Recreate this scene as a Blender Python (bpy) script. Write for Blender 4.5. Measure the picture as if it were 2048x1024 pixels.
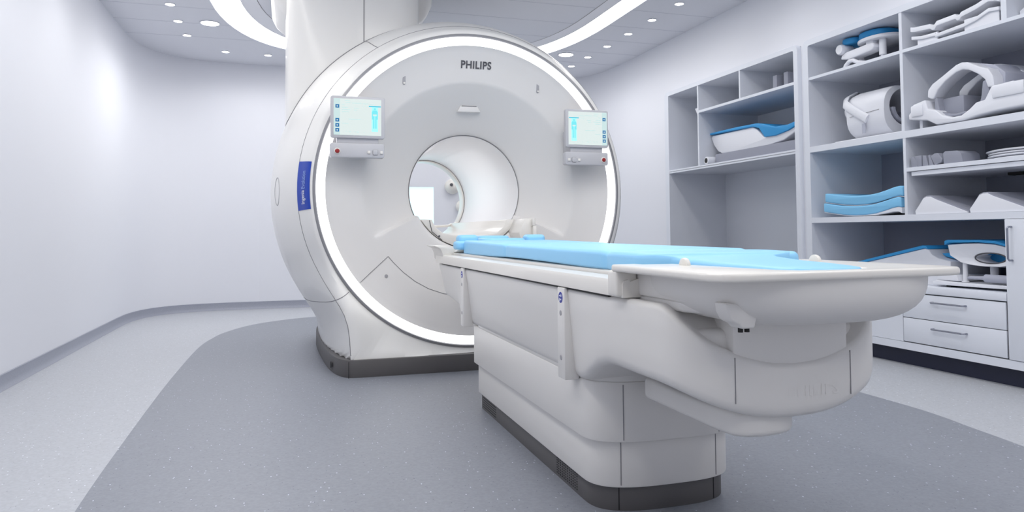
import bpy, bmesh, math
from mathutils import Vector, Matrix

for o in list(bpy.data.objects):
    bpy.data.objects.remove(o)
S = bpy.context.scene
COL = S.collection
# ------------------------------------------------------------------ camera
FPX, YAW, PIT, ROL, PY, EYE = 1444.8, .3005, .0414, -.0070, -106.55, .80
F_ = Vector((math.sin(YAW) * math.cos(PIT), math.cos(YAW) * math.cos(PIT), math.sin(PIT)))
r_ = Vector((math.cos(YAW), -math.sin(YAW), 0))
u_ = r_.cross(F_)
R_ = math.cos(ROL) * r_ + math.sin(ROL) * u_
U_ = -math.sin(ROL) * r_ + math.cos(ROL) * u_
cam = bpy.data.objects.new('camera', bpy.data.cameras.new('camera'))
COL.objects.link(cam)
cam.matrix_world = Matrix(((R_.x, U_.x, -F_.x, 0), (R_.y, U_.y, -F_.y, 0), (R_.z, U_.z, -F_.z, EYE), (0, 0, 0, 1)))
cam.data.sensor_width = 36
cam.data.lens = 36 * FPX / 2048
cam.data.shift_y = PY / 2048
cam.data.clip_start = .05
S.camera = cam
# ------------------------------------------------------------------ exposure, world, room light
S.view_settings.view_transform = 'Standard'
S.view_settings.look = 'None'
S.view_settings.gamma = 1
S.view_settings.use_curve_mapping = False
S.view_settings.exposure = 0.57
W = bpy.data.worlds.new('world')
S.world = W
W.use_nodes = True
W.node_tree.nodes['Background'].inputs[0].default_value = (.8, .85, 1, 1)
W.node_tree.nodes['Background'].inputs[1].default_value = .3
STRIP_E, DOWN_E, RING_E, DOWN_W, BIG_W = 4.6, 12.0, 1.4, 7.5, 16.0
FILL_W = 5.0
MID_FILL_W = 18.0
WARM = (1, .985, .955)

# ------------------------------------------------------------------ materials
def srgb(*c):
    return tuple(((v / 255) / 12.92 if v <= 10 else (((v / 255) + .055) / 1.055) ** 2.4) for v in c) + (1,)

def mat(name, col, rough=.5, metal=0, coat=0, emit=0, emitcol=None, noise=0, nscale=60, bump=0, spec=.5):
    m = bpy.data.materials.new(name)
    m.use_nodes = True
    nt = m.node_tree
    b = nt.nodes['Principled BSDF']
    c = srgb(*col)
    b.inputs['Base Color'].default_value = c
    b.inputs['Roughness'].default_value = rough
    b.inputs['Metallic'].default_value = metal
    b.inputs['Coat Weight'].default_value = coat
    b.inputs['Coat Roughness'].default_value = .12
    b.inputs['Specular IOR Level'].default_value = spec
    if emit:
        b.inputs['Emission Color'].default_value = srgb(*(emitcol or col))
        b.inputs['Emission Strength'].default_value = emit
    if noise or bump:
        tc = nt.nodes.new('ShaderNodeTexCoord')
        n = nt.nodes.new('ShaderNodeTexNoise')
        n.inputs['Scale'].default_value = nscale
        n.inputs['Detail'].default_value = 3
        nt.links.new(tc.outputs['Object'], n.inputs['Vector'])
        if noise:
            r = nt.nodes.new('ShaderNodeValToRGB')
            r.color_ramp.elements[0].position = .3
            r.color_ramp.elements[1].position = .7
            r.color_ramp.elements[0].color = tuple(v * (1 - noise) for v in c[:3]) + (1,)
            r.color_ramp.elements[1].color = tuple(min(1, v * (1 + noise)) for v in c[:3]) + (1,)
            nt.links.new(n.outputs['Fac'], r.inputs['Fac'])
            nt.links.new(r.outputs['Color'], b.inputs['Base Color'])
        if bump:
            bp = nt.nodes.new('ShaderNodeBump')
            bp.inputs['Strength'].default_value = bump
            bp.inputs['Distance'].default_value = .002
            nt.links.new(n.outputs['Fac'], bp.inputs['Height'])
            nt.links.new(bp.outputs['Normal'], b.inputs['Normal'])
    return m

def floor_mat(name, col, dark, light):
    m = mat(name, col, rough=.42)
    nt = m.node_tree
    b = nt.nodes['Principled BSDF']
    tc = nt.nodes.new('ShaderNodeTexCoord')
    n = nt.nodes.new('ShaderNodeTexNoise')
    n.inputs['Scale'].default_value = 90
    n.inputs['Detail'].default_value = 4
    nt.links.new(tc.outputs['Object'], n.inputs['Vector'])
    base = srgb(*col)
    r = nt.nodes.new('ShaderNodeValToRGB')
    r.color_ramp.elements[0].position = .35
    r.color_ramp.elements[1].position = .65
    r.color_ramp.elements[0].color = tuple(v * .94 for v in base[:3]) + (1,)
    r.color_ramp.elements[1].color = tuple(min(1, v * 1.06) for v in base[:3]) + (1,)
    nt.links.new(n.outputs['Fac'], r.inputs['Fac'])
    cur = r.outputs['Color']
    mp = nt.nodes.new('ShaderNodeMapping')
    mp.inputs['Scale'].default_value = (1, .6, 1)
    nt.links.new(tc.outputs['Object'], mp.inputs['Vector'])
    for k, (sc, c2, thr, pick) in enumerate(((85, dark, .15, .76), (60, light, .13, .80), (40, light, .10, .86))):
        v = nt.nodes.new('ShaderNodeTexVoronoi')
        v.inputs['Scale'].default_value = sc
        nt.links.new(mp.outputs['Vector'], v.inputs['Vector'])
        lt = nt.nodes.new('ShaderNodeMath'); lt.operation = 'LESS_THAN'
        lt.inputs[1].default_value = thr
        nt.links.new(v.outputs['Distance'], lt.inputs[0])
        sp = nt.nodes.new('ShaderNodeSeparateColor')
        nt.links.new(v.outputs['Color'], sp.inputs[0])
        gt = nt.nodes.new('ShaderNodeMath'); gt.operation = 'GREATER_THAN'
        gt.inputs[1].default_value = pick
        nt.links.new(sp.outputs[k % 3], gt.inputs[0])
        mu = nt.nodes.new('ShaderNodeMath'); mu.operation = 'MULTIPLY'
        nt.links.new(lt.outputs[0], mu.inputs[0])
        nt.links.new(gt.outputs[0], mu.inputs[1])
        mx = nt.nodes.new('ShaderNodeMix'); mx.data_type = 'RGBA'
        nt.links.new(mu.outputs[0], mx.inputs['Factor'])
        nt.links.new(cur, mx.inputs['A'])
        mx.inputs['B'].default_value = srgb(*c2)
        cur = mx.outputs['Result']
    nt.links.new(cur, b.inputs['Base Color'])
    return m

M = dict(
    wall=mat('wall_paint', (230, 232, 240), .75, bump=.04, nscale=200),
    ceil=mat('ceiling_panel', (224, 226, 234), .8, noise=.015, nscale=150),
    seamc=mat('ceiling_joint', (190, 193, 206), .8),
    floorL=floor_mat('floor_light_vinyl', (183, 186, 193), (140, 144, 158), (232, 235, 244)),
    floorD=floor_mat('floor_dark_vinyl', (136, 140, 150), (100, 104, 118), (212, 216, 228)),
    base=mat('cove_baseboard', (150, 154, 168), .5, noise=.06, nscale=150),
    white=mat('gloss_white_shell', (240, 239, 237), .38, coat=.35),
    face=mat('satin_white_face', (229, 227, 226), .5),
    liner=mat('bore_liner', (240, 240, 243), .35),
    table=mat('table_plastic', (229, 227, 225), .42, bump=.02, nscale=900),
    table2=mat('tabletop_white', (234, 231, 226), .3, coat=.2),
    plinth=mat('warm_grey_plinth', (92, 90, 91), .5),
    vent=mat('vent_dark', (40, 40, 43), .6),
    black=mat('black_rubber', (12, 12, 15), .6),
    seam=mat('panel_gap', (138, 137, 141), .7),
    seaml=mat('soft_panel_gap', (166, 165, 170), .7),
    bezel=mat('silver_bezel', (150, 150, 154), .35, metal=.35),
    ring=mat('lit_ring', (255, 255, 255), .5, emit=RING_E, emitcol=(255, 255, 255)),
    blue=mat('label_blue', (8, 62, 176), .4),
    ink=mat('logo_grey', (84, 84, 90), .5),
    inkw=mat('label_white', (225, 230, 245), .5),
    inkp=mat('label_pale', (150, 178, 232), .5),
    screen=mat('lit_screen', (30, 40, 40), .15, emit=.58, emitcol=(238, 250, 248)),
    scrside=mat('lit_screen_side', (30, 40, 40), .2, emit=.57, emitcol=(218, 244, 244)),
    icon=mat('lit_icon', (20, 60, 90), .2, emit=.7, emitcol=(0, 96, 148)),
    figure=mat('lit_figure', (40, 80, 80), .2, emit=.85, emitcol=(156, 228, 228)),
    figure2=mat('lit_figure_dark', (40, 80, 80), .2, emit=.85, emitcol=(108, 204, 214)),
    bar=mat('lit_bar', (20, 60, 90), .2, emit=.8, emitcol=(52, 178, 200)),
    txt=mat('screen_text', (120, 150, 150), .4, emit=.6, emitcol=(176, 206, 204)),
    frame=mat('monitor_grey', (196, 196, 201), .4),
    red=mat('stop_red', (150, 8, 14), .3, coat=.5),
    pad=mat('mattress_blue', (152, 214, 254), .42, spec=.4),
    cpad=mat('coil_pad_blue', (44, 150, 214), .5),
    cab=mat('laminate_white', (224, 228, 238), .5),
    cab_shaded=mat('laminate_shaded', (150, 153, 168), .6),  # white laminate greyed to imitate shade deep in the right unit
    navy=mat('navy_plinth', (30, 34, 58), .5),
    steel=mat('brushed_steel', (150, 153, 165), .25, metal=.9),
    coil=mat('coil_plastic', (230, 232, 240), .4),
    coil2=mat('coil_grey', (176, 179, 194), .5),
    foam=mat('grey_foam', (150, 153, 167), .8),
    strip=mat('lit_cove', (255, 255, 255), .5, emit=STRIP_E, emitcol=(255, 252, 247)),
    cove=mat('cove_return', (240, 241, 247), .7),
    lamp=mat('lit_diffuser', (255, 255, 255), .5, emit=DOWN_E, emitcol=(255, 255, 255)),
    winglow=mat('lit_window', (190, 240, 250), .3, emit=.68, emitcol=(208, 250, 255)),
    navyink=mat('navy_mark', (52, 60, 160), .5),
)

# ------------------------------------------------------------------ object helpers
WL = {}

def prop(o, label=None, cat=None, group=None, kind=None):
    if label: o['label'] = label
    if cat: o['category'] = cat
    if group: o['group'] = group
    if kind: o['kind'] = kind

def thing(name, label, cat, loc, group=None):
    o = bpy.data.objects.new(name, None)
    COL.objects.link(o)
    o.empty_display_size = .05
    o.location = loc
    WL[o.name] = Vector(loc)
    prop(o, label, cat, group)
    return o

def obj(name, bm, m, parent=None, sharp=35, label=None, cat=None, group=None, kind=None, normals=True):
    if normals:
        bmesh.ops.recalc_face_normals(bm, faces=bm.faces)
    me = bpy.data.meshes.new(name)
    bm.to_mesh(me)
    bm.free()
    for k in (m if isinstance(m, (list, tuple)) else [m]):
        me.materials.append(M[k])
    me.polygons.foreach_set('use_smooth', [True] * len(me.polygons))
    me.set_sharp_from_angle(angle=math.radians(sharp))
    n = len(me.vertices)
    lo = Vector([min(v.co[i] for v in me.vertices) for i in range(3)])
    hi = Vector([max(v.co[i] for v in me.vertices) for i in range(3)])
    c = Vector(((lo.x + hi.x) / 2, (lo.y + hi.y) / 2, lo.z))
    me.transform(Matrix.Translation(-c))
    o = bpy.data.objects.new(name, me)
    COL.objects.link(o)
    if parent:
        o.parent = parent
        o.location = c - WL[parent.name]
    else:
        o.location = c
    WL[o.name] = c
    prop(o, label, cat, group, kind)
    return o

def struct(name, bm, m, sharp=35, normals=True):
    return obj(name, bm, m, None, sharp, kind='structure', normals=normals)

def dup(o, off, label=None, group=None, parent=None):
    c = o.copy()
    COL.objects.link(c)
    if parent:
        c.parent = parent
    else:
        c.location = o.location + Vector(off)
        if label: c['label'] = label
        if group: c['group'] = group
    for ch in [x for x in COL.objects if x.parent == o]:
        dup(ch, off, parent=c)
    WL[c.name] = WL[o.name] + Vector(off)
    return c

# ------------------------------------------------------------------ mesh helpers
def bev(bm, w, seg=2, ang=30, geom=None):
    es = [e for e in bm.edges if len(e.link_faces) == 2 and e.calc_face_angle(0) > math.radians(ang)]
    if geom: es = [e for e in es if e in geom]
    if es and w > 0:
        bmesh.ops.bevel(bm, geom=es, offset=w, segments=seg, profile=.5, affect='EDGES', clamp_overlap=True)

def join(a, b, mi=0):
    """append bmesh b into a (b freed)"""
    for f in b.faces: f.material_index = mi
    me = bpy.data.meshes.new('tmp')
    b.to_mesh(me); b.free()
    n = len(a.faces)
    a.from_mesh(me)
    bpy.data.meshes.remove(me)
    return a

def box(x0, x1, y0, y1, z0, z1, b=0, seg=2):
    bm = bmesh.new()
    v = [bm.verts.new((x, y, z)) for z in (z0, z1) for y in (y0, y1) for x in (x0, x1)]
    for f in ((0, 1, 3, 2), (4, 6, 7, 5), (0, 4, 5, 1), (1, 5, 7, 3), (3, 7, 6, 2), (2, 6, 4, 0)):
        bm.faces.new([v[i] for i in f])
    bmesh.ops.recalc_face_normals(bm, faces=bm.faces)
    if b: bev(bm, b, seg)
    return bm

def boxes(L, b=0, seg=1):
    bm = bmesh.new()
    for t in L: join(bm, box(*t, b=b, seg=seg))
    return bm

def prism(pts, axis, a, c, b=0, seg=2, ang=30):
    bm = bmesh.new()
    def P(p, h):
        return {'z': (p[0], p[1], h), 'x': (h, p[0], p[1]), 'y': (p[0], h, p[1])}[axis]
    A = [bm.verts.new(P(p, a)) for p in pts]
    B = [bm.verts.new(P(p, c)) for p in pts]
    n = len(pts)
    bm.faces.new(A); bm.faces.new(B[::-1])
    for i in range(n):
        bm.faces.new((A[i], B[i], B[(i + 1) % n], A[(i + 1) % n]))
    bmesh.ops.recalc_face_normals(bm, faces=bm.faces)
    if b: bev(bm, b, seg, ang)
    return bm

def rrect(x0, x1, y0, y1, r, n=6):
    out = []
    for cx, cy, a in ((x1 - r, y1 - r, 0), (x0 + r, y1 - r, 90), (x0 + r, y0 + r, 180), (x1 - r, y0 + r, 270)):
        for i in range(n + 1):
            t = math.radians(a + 90 * i / n)
            out.append((cx + r * math.cos(t), cy + r * math.sin(t)))
    return out

def loft(rings, cap0=True, cap1=True, closed=True, bm=None):
    bm = bm or bmesh.new()
    V = [[bm.verts.new(p) for p in r] for r in rings]
    n = len(rings[0])
    for a, b in zip(V, V[1:]):
        for i in range(n if closed else n - 1):
            j = (i + 1) % n
            bm.faces.new((a[i], a[j], b[j], b[i]))
    if cap0: bm.faces.new(V[0][::-1])
    if cap1: bm.faces.new(V[-1])
    return bm

def tube(path, r, n=8, closed=False, bm=None):
    P = [Vector(p) for p in path]
    m = len(P)
    rings = []
    up = None
    for i in range(m):
        if closed: t = P[(i + 1) % m] - P[i - 1]
        else: t = P[min(i + 1, m - 1)] - P[max(i - 1, 0)]
        t.normalize()
        if up is None:
            up = Vector((0, 0, 1)) if abs(t.z) < .9 else Vector((1, 0, 0))
        s = t.cross(up); s.normalize(); up = s.cross(t)
        rr = r[i] if isinstance(r, (list, tuple)) else r
        rings.append([P[i] + rr * (math.cos(2 * math.pi * k / n) * s + math.sin(2 * math.pi * k / n) * up) for k in range(n)])
    if closed:
        return loft(rings + [rings[0]], False, False, bm=bm)
    return loft(rings, bm=bm)

def lathe(prof, c, axis='z', n=32):
    """prof = [(r, h)]"""
    rings = []
    for r, h in prof:
        ring = []
        for k in range(n):
            a = 2 * math.pi * k / n
            u, v = r * math.cos(a), r * math.sin(a)
            p = {'z': (u, v, h), 'y': (u, h, v), 'x': (h, u, v)}[axis]
            ring.append((c[0] + p[0], c[1] + p[1], c[2] + p[2]))
        rings.append(ring)
    return loft(rings)

def smooth(e0, e1, x):
    t = max(0, min(1, (x - e0) / (e1 - e0)))
    return t * t * (3 - 2 * t)

def interp(x, xs, ys):
    if x <= xs[0]: return ys[0]
    for i in range(1, len(xs)):
        if x <= xs[i]:
            return ys[i - 1] + (ys[i] - ys[i - 1]) * (x - xs[i - 1]) / (xs[i] - xs[i - 1])
    return ys[-1]

def text_bm(s, w, fn, bold=0.0, size_y=None, extrude=.012, spacing=1.0):
    """text outline as mesh; normalised to width w (and height size_y), each vertex mapped by fn(u, v, depth)"""
    cu = bpy.data.curves.new('txt', 'FONT')
    cu.body = s
    cu.offset = bold
    cu.extrude = extrude
    cu.space_character = spacing
    cu.resolution_u = 4
    ob = bpy.data.objects.new('txt', cu)
    COL.objects.link(ob)
    dg = bpy.context.evaluated_depsgraph_get()
    me = bpy.data.meshes.new_from_object(ob.evaluated_get(dg))
    bm = bmesh.new()
    bm.from_mesh(me)
    bpy.data.objects.remove(ob); bpy.data.curves.remove(cu); bpy.data.meshes.remove(me)
    xs = [v.co.x for v in bm.verts]; ys = [v.co.y for v in bm.verts]
    x0, x1, y0, y1 = min(xs), max(xs), min(ys), max(ys)
    sx = w / (x1 - x0)
    sy = (size_y / (y1 - y0)) if size_y else sx
    for v in bm.verts:
        v.co = fn((v.co.x - (x0 + x1) / 2) * sx, (v.co.y - (y0 + y1) / 2) * sy, v.co.z * sx)
    return bm

# =================================================================== ROOM
HC = 2.65
def arc(pts): return pts
left_arc = [(-1.43, -2.2), (-1.43, 7.1), (-1.425, 7.35), (-1.405, 7.55), (-1.36, 7.76), (-1.29, 7.93), (-1.19, 8.06), (-1.05, 8.17), (-.85, 8.24), (-.6, 8.275), (-.3, 8.29)]
right_arc = [(2.45, 8.29), (2.75, 8.275), (3.0, 8.225), (3.18, 8.13), (3.32, 7.99), (3.42, 7.8), (3.475, 7.58), (3.505, 7.3), (3.513, 7.0), (3.513, 6.2)]
def wall_strip(pts, z0, z1, th=.08, side=1):
    """vertical slab along a polyline; thickness to the outside"""
    rings = []
    for i, p in enumerate(pts):
        a = Vector(pts[max(i - 1, 0)]); b = Vector(pts[min(i + 1, len(pts) - 1)])
        t = (b - a).normalized()
        nrm = Vector((-t.y, t.x)) * side
        q = Vector(p) + nrm * th
        rings.append([(p[0], p[1], z0), (p[0], p[1], z1), (q.x, q.y, z1), (q.x, q.y, z0)])
    return loft(rings)
struct('wall_left', wall_strip(left_arc, 0, HC), 'wall')
WX0, WX1, WZ0, WZ1 = .62, 1.617, .78, 1.335
bw = wall_strip([(-.3, 8.29), (WX0 - .0, 8.29)], 0, HC)
join(bw, wall_strip([(WX0, 8.29), (WX1, 8.29)], 0, WZ0))
join(bw, wall_strip([(WX0, 8.29), (WX1, 8.29)], WZ1, HC))
join(bw, wall_strip([(WX1, 8.29), (2.45, 8.29)], 0, HC))
struct('wall_back', bw, 'wall')
wr = wall_strip(right_arc, 0, HC)
join(wr, wall_strip([(3.513, 6.2), (3.513, 1.7)], 2.125, HC))
join(wr, wall_strip([(3.513, 4.295), (3.513, 4.25)], 0, 2.125))
join(wr, wall_strip([(3.513, 1.7), (3.513, -2.2)], 0, HC))
struct('wall_right', wr, 'wall')
struct('wall_front', wall_strip([(3.6, -2.2), (-1.5, -2.2)], 0, HC), 'wall')
room = left_arc + right_arc + [(3.513, -2.2)]
# floor: one slab with the darker inlaid field on it
fl = prism([(-1.55, -2.3), (4.3, -2.3), (4.3, 8.4), (-1.55, 8.4)], 'z', -.05, 0)
def spline(pts, n=8):
    out = []
    N = len(pts)
    for i in range(N):
        p0, p1, p2, p3 = (Vector(pts[(i + k) % N]) for k in (-1, 0, 1, 2))
        for j in range(n):
            t = j / n
            out.append(tuple(.5 * ((2 * p1) + (-p0 + p2) * t + (2 * p0 - 5 * p1 + 4 * p2 - p3) * t * t + (-p0 + 3 * p1 - 3 * p2 + p3) * t ** 3)))
    return out
zone = spline([(-.55, 1.9), (-.586, 2.41), (-.605, 3.18), (-.618, 4.24), (-.612, 5.2), (-.595, 5.7), (-.555, 6.05), (-.489, 6.38), (-.318, 6.8), (-.068, 7.09), (.215, 7.26), (.6, 7.33), (1.05, 7.34),
               (1.5, 7.33), (1.9, 7.24), (2.2, 7.06), (2.42, 6.8), (2.58, 6.38), (2.65, 6.0), (2.69, 5.5), (2.7, 4.5), (2.705, 3.6), (2.703, 2.98), (2.69, 2.545), (2.636, 2.254), (2.587, 2.01),
               (2.48, 1.6), (2.3, 1.1), (1.95, .55), (1.4, .2), (.8, .2), (.2, .45), (-.25, .95)])
zb = prism(zone, 'z', .0002, .0012)
join(fl, zb, 1)
struct('floor', fl, ['floorL', 'floorD'])
# ceiling slab, panel joints, luminous cove loop
struct('ceiling', prism([(-1.55, -2.3), (3.6, -2.3), (3.6, 8.4), (-1.55, 8.4)], 'z', HC + .012, HC + .1), 'ceil')
RX = 1.068
def loop(x0, x1, yb, yf, rx, ry, n=14, e=2.2):
    """rounded loop, back end and front end elliptic corners"""
    out = []
    for cx, cy, sx, sy, a0 in ((x1 - rx, yb - ry, 1, 1, 0), (x0 + rx, yb - ry, -1, 1, 1), (x0 + rx, yf + ry, -1, -1, 0), (x1 - rx, yf + ry, 1, -1, 1)):
        for i in range(n + 1):
            t = i / n * math.pi / 2
            if a0: t = math.pi / 2 - t
            out.append((cx + sx * rx * abs(math.cos(t)) ** (2 / e), cy + sy * ry * abs(math.sin(t)) ** (2 / e)))
    return out
Lo = loop(-.605, 2.727, 7.62, -1.2, .95, 1.75)
Li = loop(-.385, 2.545, 7.36, -1.0, .9, 1.62)
Lp = loop(-.262, 2.425, 7.13, -.9, .85, 1.5)
def ringsurf(A, B, za, zbb, bm=None):
    return loft([[(p[0], p[1], za) for p in A], [(p[0], p[1], zbb) for p in B]], False, False, bm=bm)
# lower ceiling outside the cove: ring between the room outline and the loop
def outer_ring():
    bm = bmesh.new()
    n = len(Lo)
    big = []
    for p in Lo:
        d = Vector((p[0] - RX, p[1] - 3.2))
        # push outwards to the slab rectangle
        k = 9
        if abs(d.x) > 1e-6: k = min(k, (2.6 if d.x > 0 else 2.6) / abs(d.x))
        if abs(d.y) > 1e-6: k = min(k, 5.4 / abs(d.y))
        big.append((RX + d.x * k, 3.2 + d.y * k))
    return loft([[(p[0], p[1], HC) for p in big], [(p[0], p[1], HC) for p in Lo], [(p[0], p[1], HC + .05) for p in Lo]], False, False)
co = outer_ring()
struct('ceiling_outer', co, 'ceil')
inn = prism(Lp, 'z', HC - .001, HC + .04)
struct('ceiling_inner', inn, 'ceil')
struct('trim_1', ringsurf(Li, Lp, HC + .004, HC - .0, None), 'cove')
stp = ringsurf(Lo, Li, HC + .008, HC + .004)
obj('ceiling_light_strip', stp, 'strip', label='wide continuous luminous strip curving round the ceiling in a loop', cat='ceiling light')
Lq = loop(-.256, 2.419, 7.124, -.894, .845, 1.495)
struct('trim_3', ringsurf(Lp, Lq, HC - .0022, HC - .0022), 'seam')
# joints of the ceiling panels
jb = bmesh.new()
def xat(y, L, side):
    xs = []
    n = len(L)
    for i in range(n):
        a, b = L[i], L[(i + 1) % n]
        if (a[1] - y) * (b[1] - y) < 0:
            xs.append(a[0] + (b[0] - a[0]) * (y - a[1]) / (b[1] - a[1]))
    return (min(xs) if side < 0 else max(xs)) if xs else None
y = 7.25
while y > -2:
    a = xat(y, Lo, -1); b = xat(y, Lo, 1)
    if a is not None:
        join(jb, box(-1.43, a - .01, y, y + .005, HC - .0008, HC + .001))
        join(jb, box(b + .01, 3.513, y, y + .005, HC - .0008, HC + .001))
    a = xat(y, Lp, -1); b = xat(y, Lp, 1)
    if a is not None:
        join(jb, box(a + .01, b - .01, y + .03, y + .035, HC - .0018, HC + .001))
    y -= .465
struct('trim_2', jb, 'seamc')
# baseboards
def skirt(pts):
    inner = []
    rings = []
    for i, p in enumerate(pts):
        a = Vector(pts[max(i - 1, 0)]); b = Vector(pts[min(i + 1, len(pts) - 1)])
        t = (b - a).normalized()
        nn = Vector((t.y, -t.x))
        pr = []
        for off, z in ((.001, 0), (.03, .0), (.018, .012), (.009, .03), (.006, .075), (.001, .078)):
            q = Vector(p) + nn * off
            pr.append((q.x, q.y, z + .0005))
        rings.append(pr)
    return loft(rings)
struct('baseboard_left', skirt(left_arc), 'base')
struct('baseboard_back', skirt([(-.3, 8.29), (2.45, 8.29)]), 'base')
struct('baseboard_right', skirt(right_arc), 'base')
# back window: frame and glowing pane
wn = obj('window_1', join(join(box(WX0, WX1, 8.31, 8.33, WZ0, WZ1), prism(rrect(WX0, WX1, WZ0, WZ1, .002, 1), 'y', 8.335, 8.36)), bmesh.new()), 'winglow', kind='structure')

# ------------------------------------------------------------------ downlights
def downlight(x, y, r, label, power, group, big=False):
    t = thing('ceiling_downlight', label, 'ceiling light', (x, y, HC), group)
    obj('trim_ring', lathe([(r, 0), (r * 1.18, -.001), (r * 1.2, -.004), (r * 1.02, -.006), (r, -.003)] + [(r, 0)], (x, y, HC), n=28), 'ceil', t)
    d = obj('diffuser', lathe([(.0005, -.0035), (r * .99, -.0035), (r * .99, -.001), (.0005, -.001)], (x, y, HC), n=28), 'lamp', t)
    L = bpy.data.lights.new('downlight_beam', 'SPOT')
    L.energy = power
    L.shadow_soft_size = r
    L.spot_size = math.radians(150)
    L.spot_blend = .8
    L.color = WARM
    lo = bpy.data.objects.new('downlight_beam', L)
    COL.objects.link(lo)
    lo.parent = t
    lo.location = (0, 0, -.012)
    return t
RL = [(3.024, 5.131 - .465, 'beyond the top of the picture over the cabinets'), (3.024, 5.131, 'topmost of the row over the cabinets'), (3.026, 5.595, 'second from top of row over the cabinets'),
      (3.025, 6.055, 'third from top of row over the cabinets'), (3.024, 6.52, 'fourth from top of row over the cabinets'),
      (3.014, 6.985, 'just right of the large right-hand one'), (3.004, 7.42, 'farthest of the row over the cabinets')]
LL = [(-.915, 6.27, 'left of the tower, at the picture top'), (-.92, 6.75, 'just left of the large left-hand one'),
      (-.905, 7.21, 'nearest the left curved corner of the ceiling'), (-.615, 7.763, 'left of two at the far ceiling edge'), (-.209, 7.80, 'right of two at the far ceiling edge')]
for x, y, s in RL[1:] + LL:
    downlight(x, y, .034, 'small round recessed downlight, ' + s, DOWN_W * (.6 if x < 0 else .35), 'small recessed downlights')
downlight(-.663, 6.744, .074, 'large round recessed downlight in the ceiling left of the scanner tower', BIG_W, 'large recessed downlights')
downlight(2.754, 6.95, .074, 'large round recessed downlight in the ceiling right of the scanner ring', BIG_W * .4, 'large recessed downlights')

for k in range(4):  # added unseen downlights that brighten the left wall and the near room
    for x in (-.915, 3.024):
        downlight(x, (5.2 if x < 0 else 4.3) - 1.05 * k, .034, 'added unseen round downlight in the nearer ceiling above the view', DOWN_W * (1 if x < 0 else .45), 'added unseen downlights of the nearer ceiling')
# added fill lights, no such fixture: near the camera and before the scanner face
for k, (px, py) in enumerate(((.1, .3), (2.0, .3), (1.05, 2.5))):
    L = bpy.data.lights.new('fill_area_light', 'AREA')
    L.shape = 'RECTANGLE'; L.size = 1.2; L.size_y = 1.4
    L.energy = FILL_W if py < 1 else MID_FILL_W
    L.color = WARM
    lo = bpy.data.objects.new('fill_area_light', L)
    COL.objects.link(lo)
    lo.location = (px, py, HC - .03)

# =================================================================== SCANNER
CX, CZ = 1.0685, 1.0612
SC = thing('mri_scanner', 'large white ring-shaped scanner with glowing ring, two screens and grey plinth', 'scanner', (CX, 5.0, 0))
SR = [.940, .952, .968, .985, 1.0, 1.02, 1.045, 1.07, 1.095, 1.12, 1.145, 1.165, 1.176, 1.18, 1.18, 1.165, 1.13, 1.07, .98]
SY = [4.195, 4.200, 4.216, 4.25, 4.285, 4.325, 4.375, 4.43, 4.50, 4.58, 4.68, 4.80, 4.92, 5.05, 5.45, 5.65, 5.82, 5.95, 6.04]
SW = [.58, .60, .64, .68, .715, .732, .755, .78, .80, .815, .828, .838, .844, .848, .850, .845, .825, .775, .71]
SB = [0, .25, .6, .85, 1, 1, 1, 1, 1, 1, 1, 1, 1, 1, 1, 1, 1, 1, 1]
SYL = [4.195, 4.175, 4.15, 4.135, 4.135, 4.142, 4.20, 4.30, 4.42, 4.55, 4.66, 4.79, 4.92, 5.05, 5.45, 5.65, 5.82, 5.95, 6.04]
NP = len(SR)
def shell(th, s):
    """point on the outer shell: th in radians, s = row position 0..NP-1"""
    i = min(int(s), NP - 2); f = s - i
    def row(i):
        r, Y, w, b, YL = SR[i], SY[i], SW[i], SB[i], SYL[i]
        c, sn = math.cos(th), math.sin(th)
        rect = 0
        if sn < -1e-4:
            zlim = (CZ - .095) / -sn
            rect = min(w / max(abs(c), 1e-6), zlim * 1.0)
            k = .10
            u = .5 * (r + rect + math.sqrt((r - rect) ** 2 + k * k)) - k * .12
            u = max(u, r, rect)
            low = smooth(-.35, -.72, sn)
            low = low if rect > 0 else 0
            rr = r + (u - r) * b * smooth(-.05, -.5, sn)
            rr = min(rr, zlim)
            YY = Y + (YL - Y) * low
        else:
            rr, YY = r, Y
        return Vector((CX + rr * c, YY, CZ + rr * sn))
    return row(i).lerp(row(i + 1), f)
def shell_n(th, s, d):
    a = shell(th + .01, s) - shell(th - .01, s); b = shell(th, min(s + .1, NP - 1)) - shell(th, max(s - .1, 0))
    n = a.cross(b).normalized()
    p = shell(th, s)
    if n.y > 0 and abs(n.y) > .2 or (p + n - Vector((CX, 5, CZ))).length < (p - n - Vector((CX, 5, CZ))).length:
        if not (n.y < 0): n = -n
    return p + n * d
TH = sorted(set([round(k * 1.5, 3) for k in range(240)] + [round(221 + k * .2, 3) for k in range(135)] + [round(292 + k * .2, 3) for k in range(135)]))
rings = [[shell(math.radians(t), i) for t in TH] for i in range(NP)]
rings.append([Vector((CX + .36 * math.cos(math.radians(t)), 6.02, CZ + .36 * math.sin(math.radians(t)))) for t in TH])
obj('outer_shell', loft(rings, False, False), 'white', SC, sharp=40)
# bezel + luminous ring
def revolve(prof, n=160):
    return loft([[Vector((CX + r * math.cos(2 * math.pi * k / n), y, CZ + r * math.sin(2 * math.pi * k / n))) for k in range(n)] for r, y in prof], False, False)
obj('ring_bezel', revolve([(.921, 4.215), (.9215, 4.19), (.926, 4.184), (.936, 4.187), (.943, 4.2)]), 'bezel', SC)
obj('light_ring', revolve([(.870, 4.22), (.8725, 4.2), (.885, 4.192), (.91, 4.19), (.9215, 4.197), (.9215, 4.22)]), 'ring', SC, label='glowing white light ring')
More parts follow.
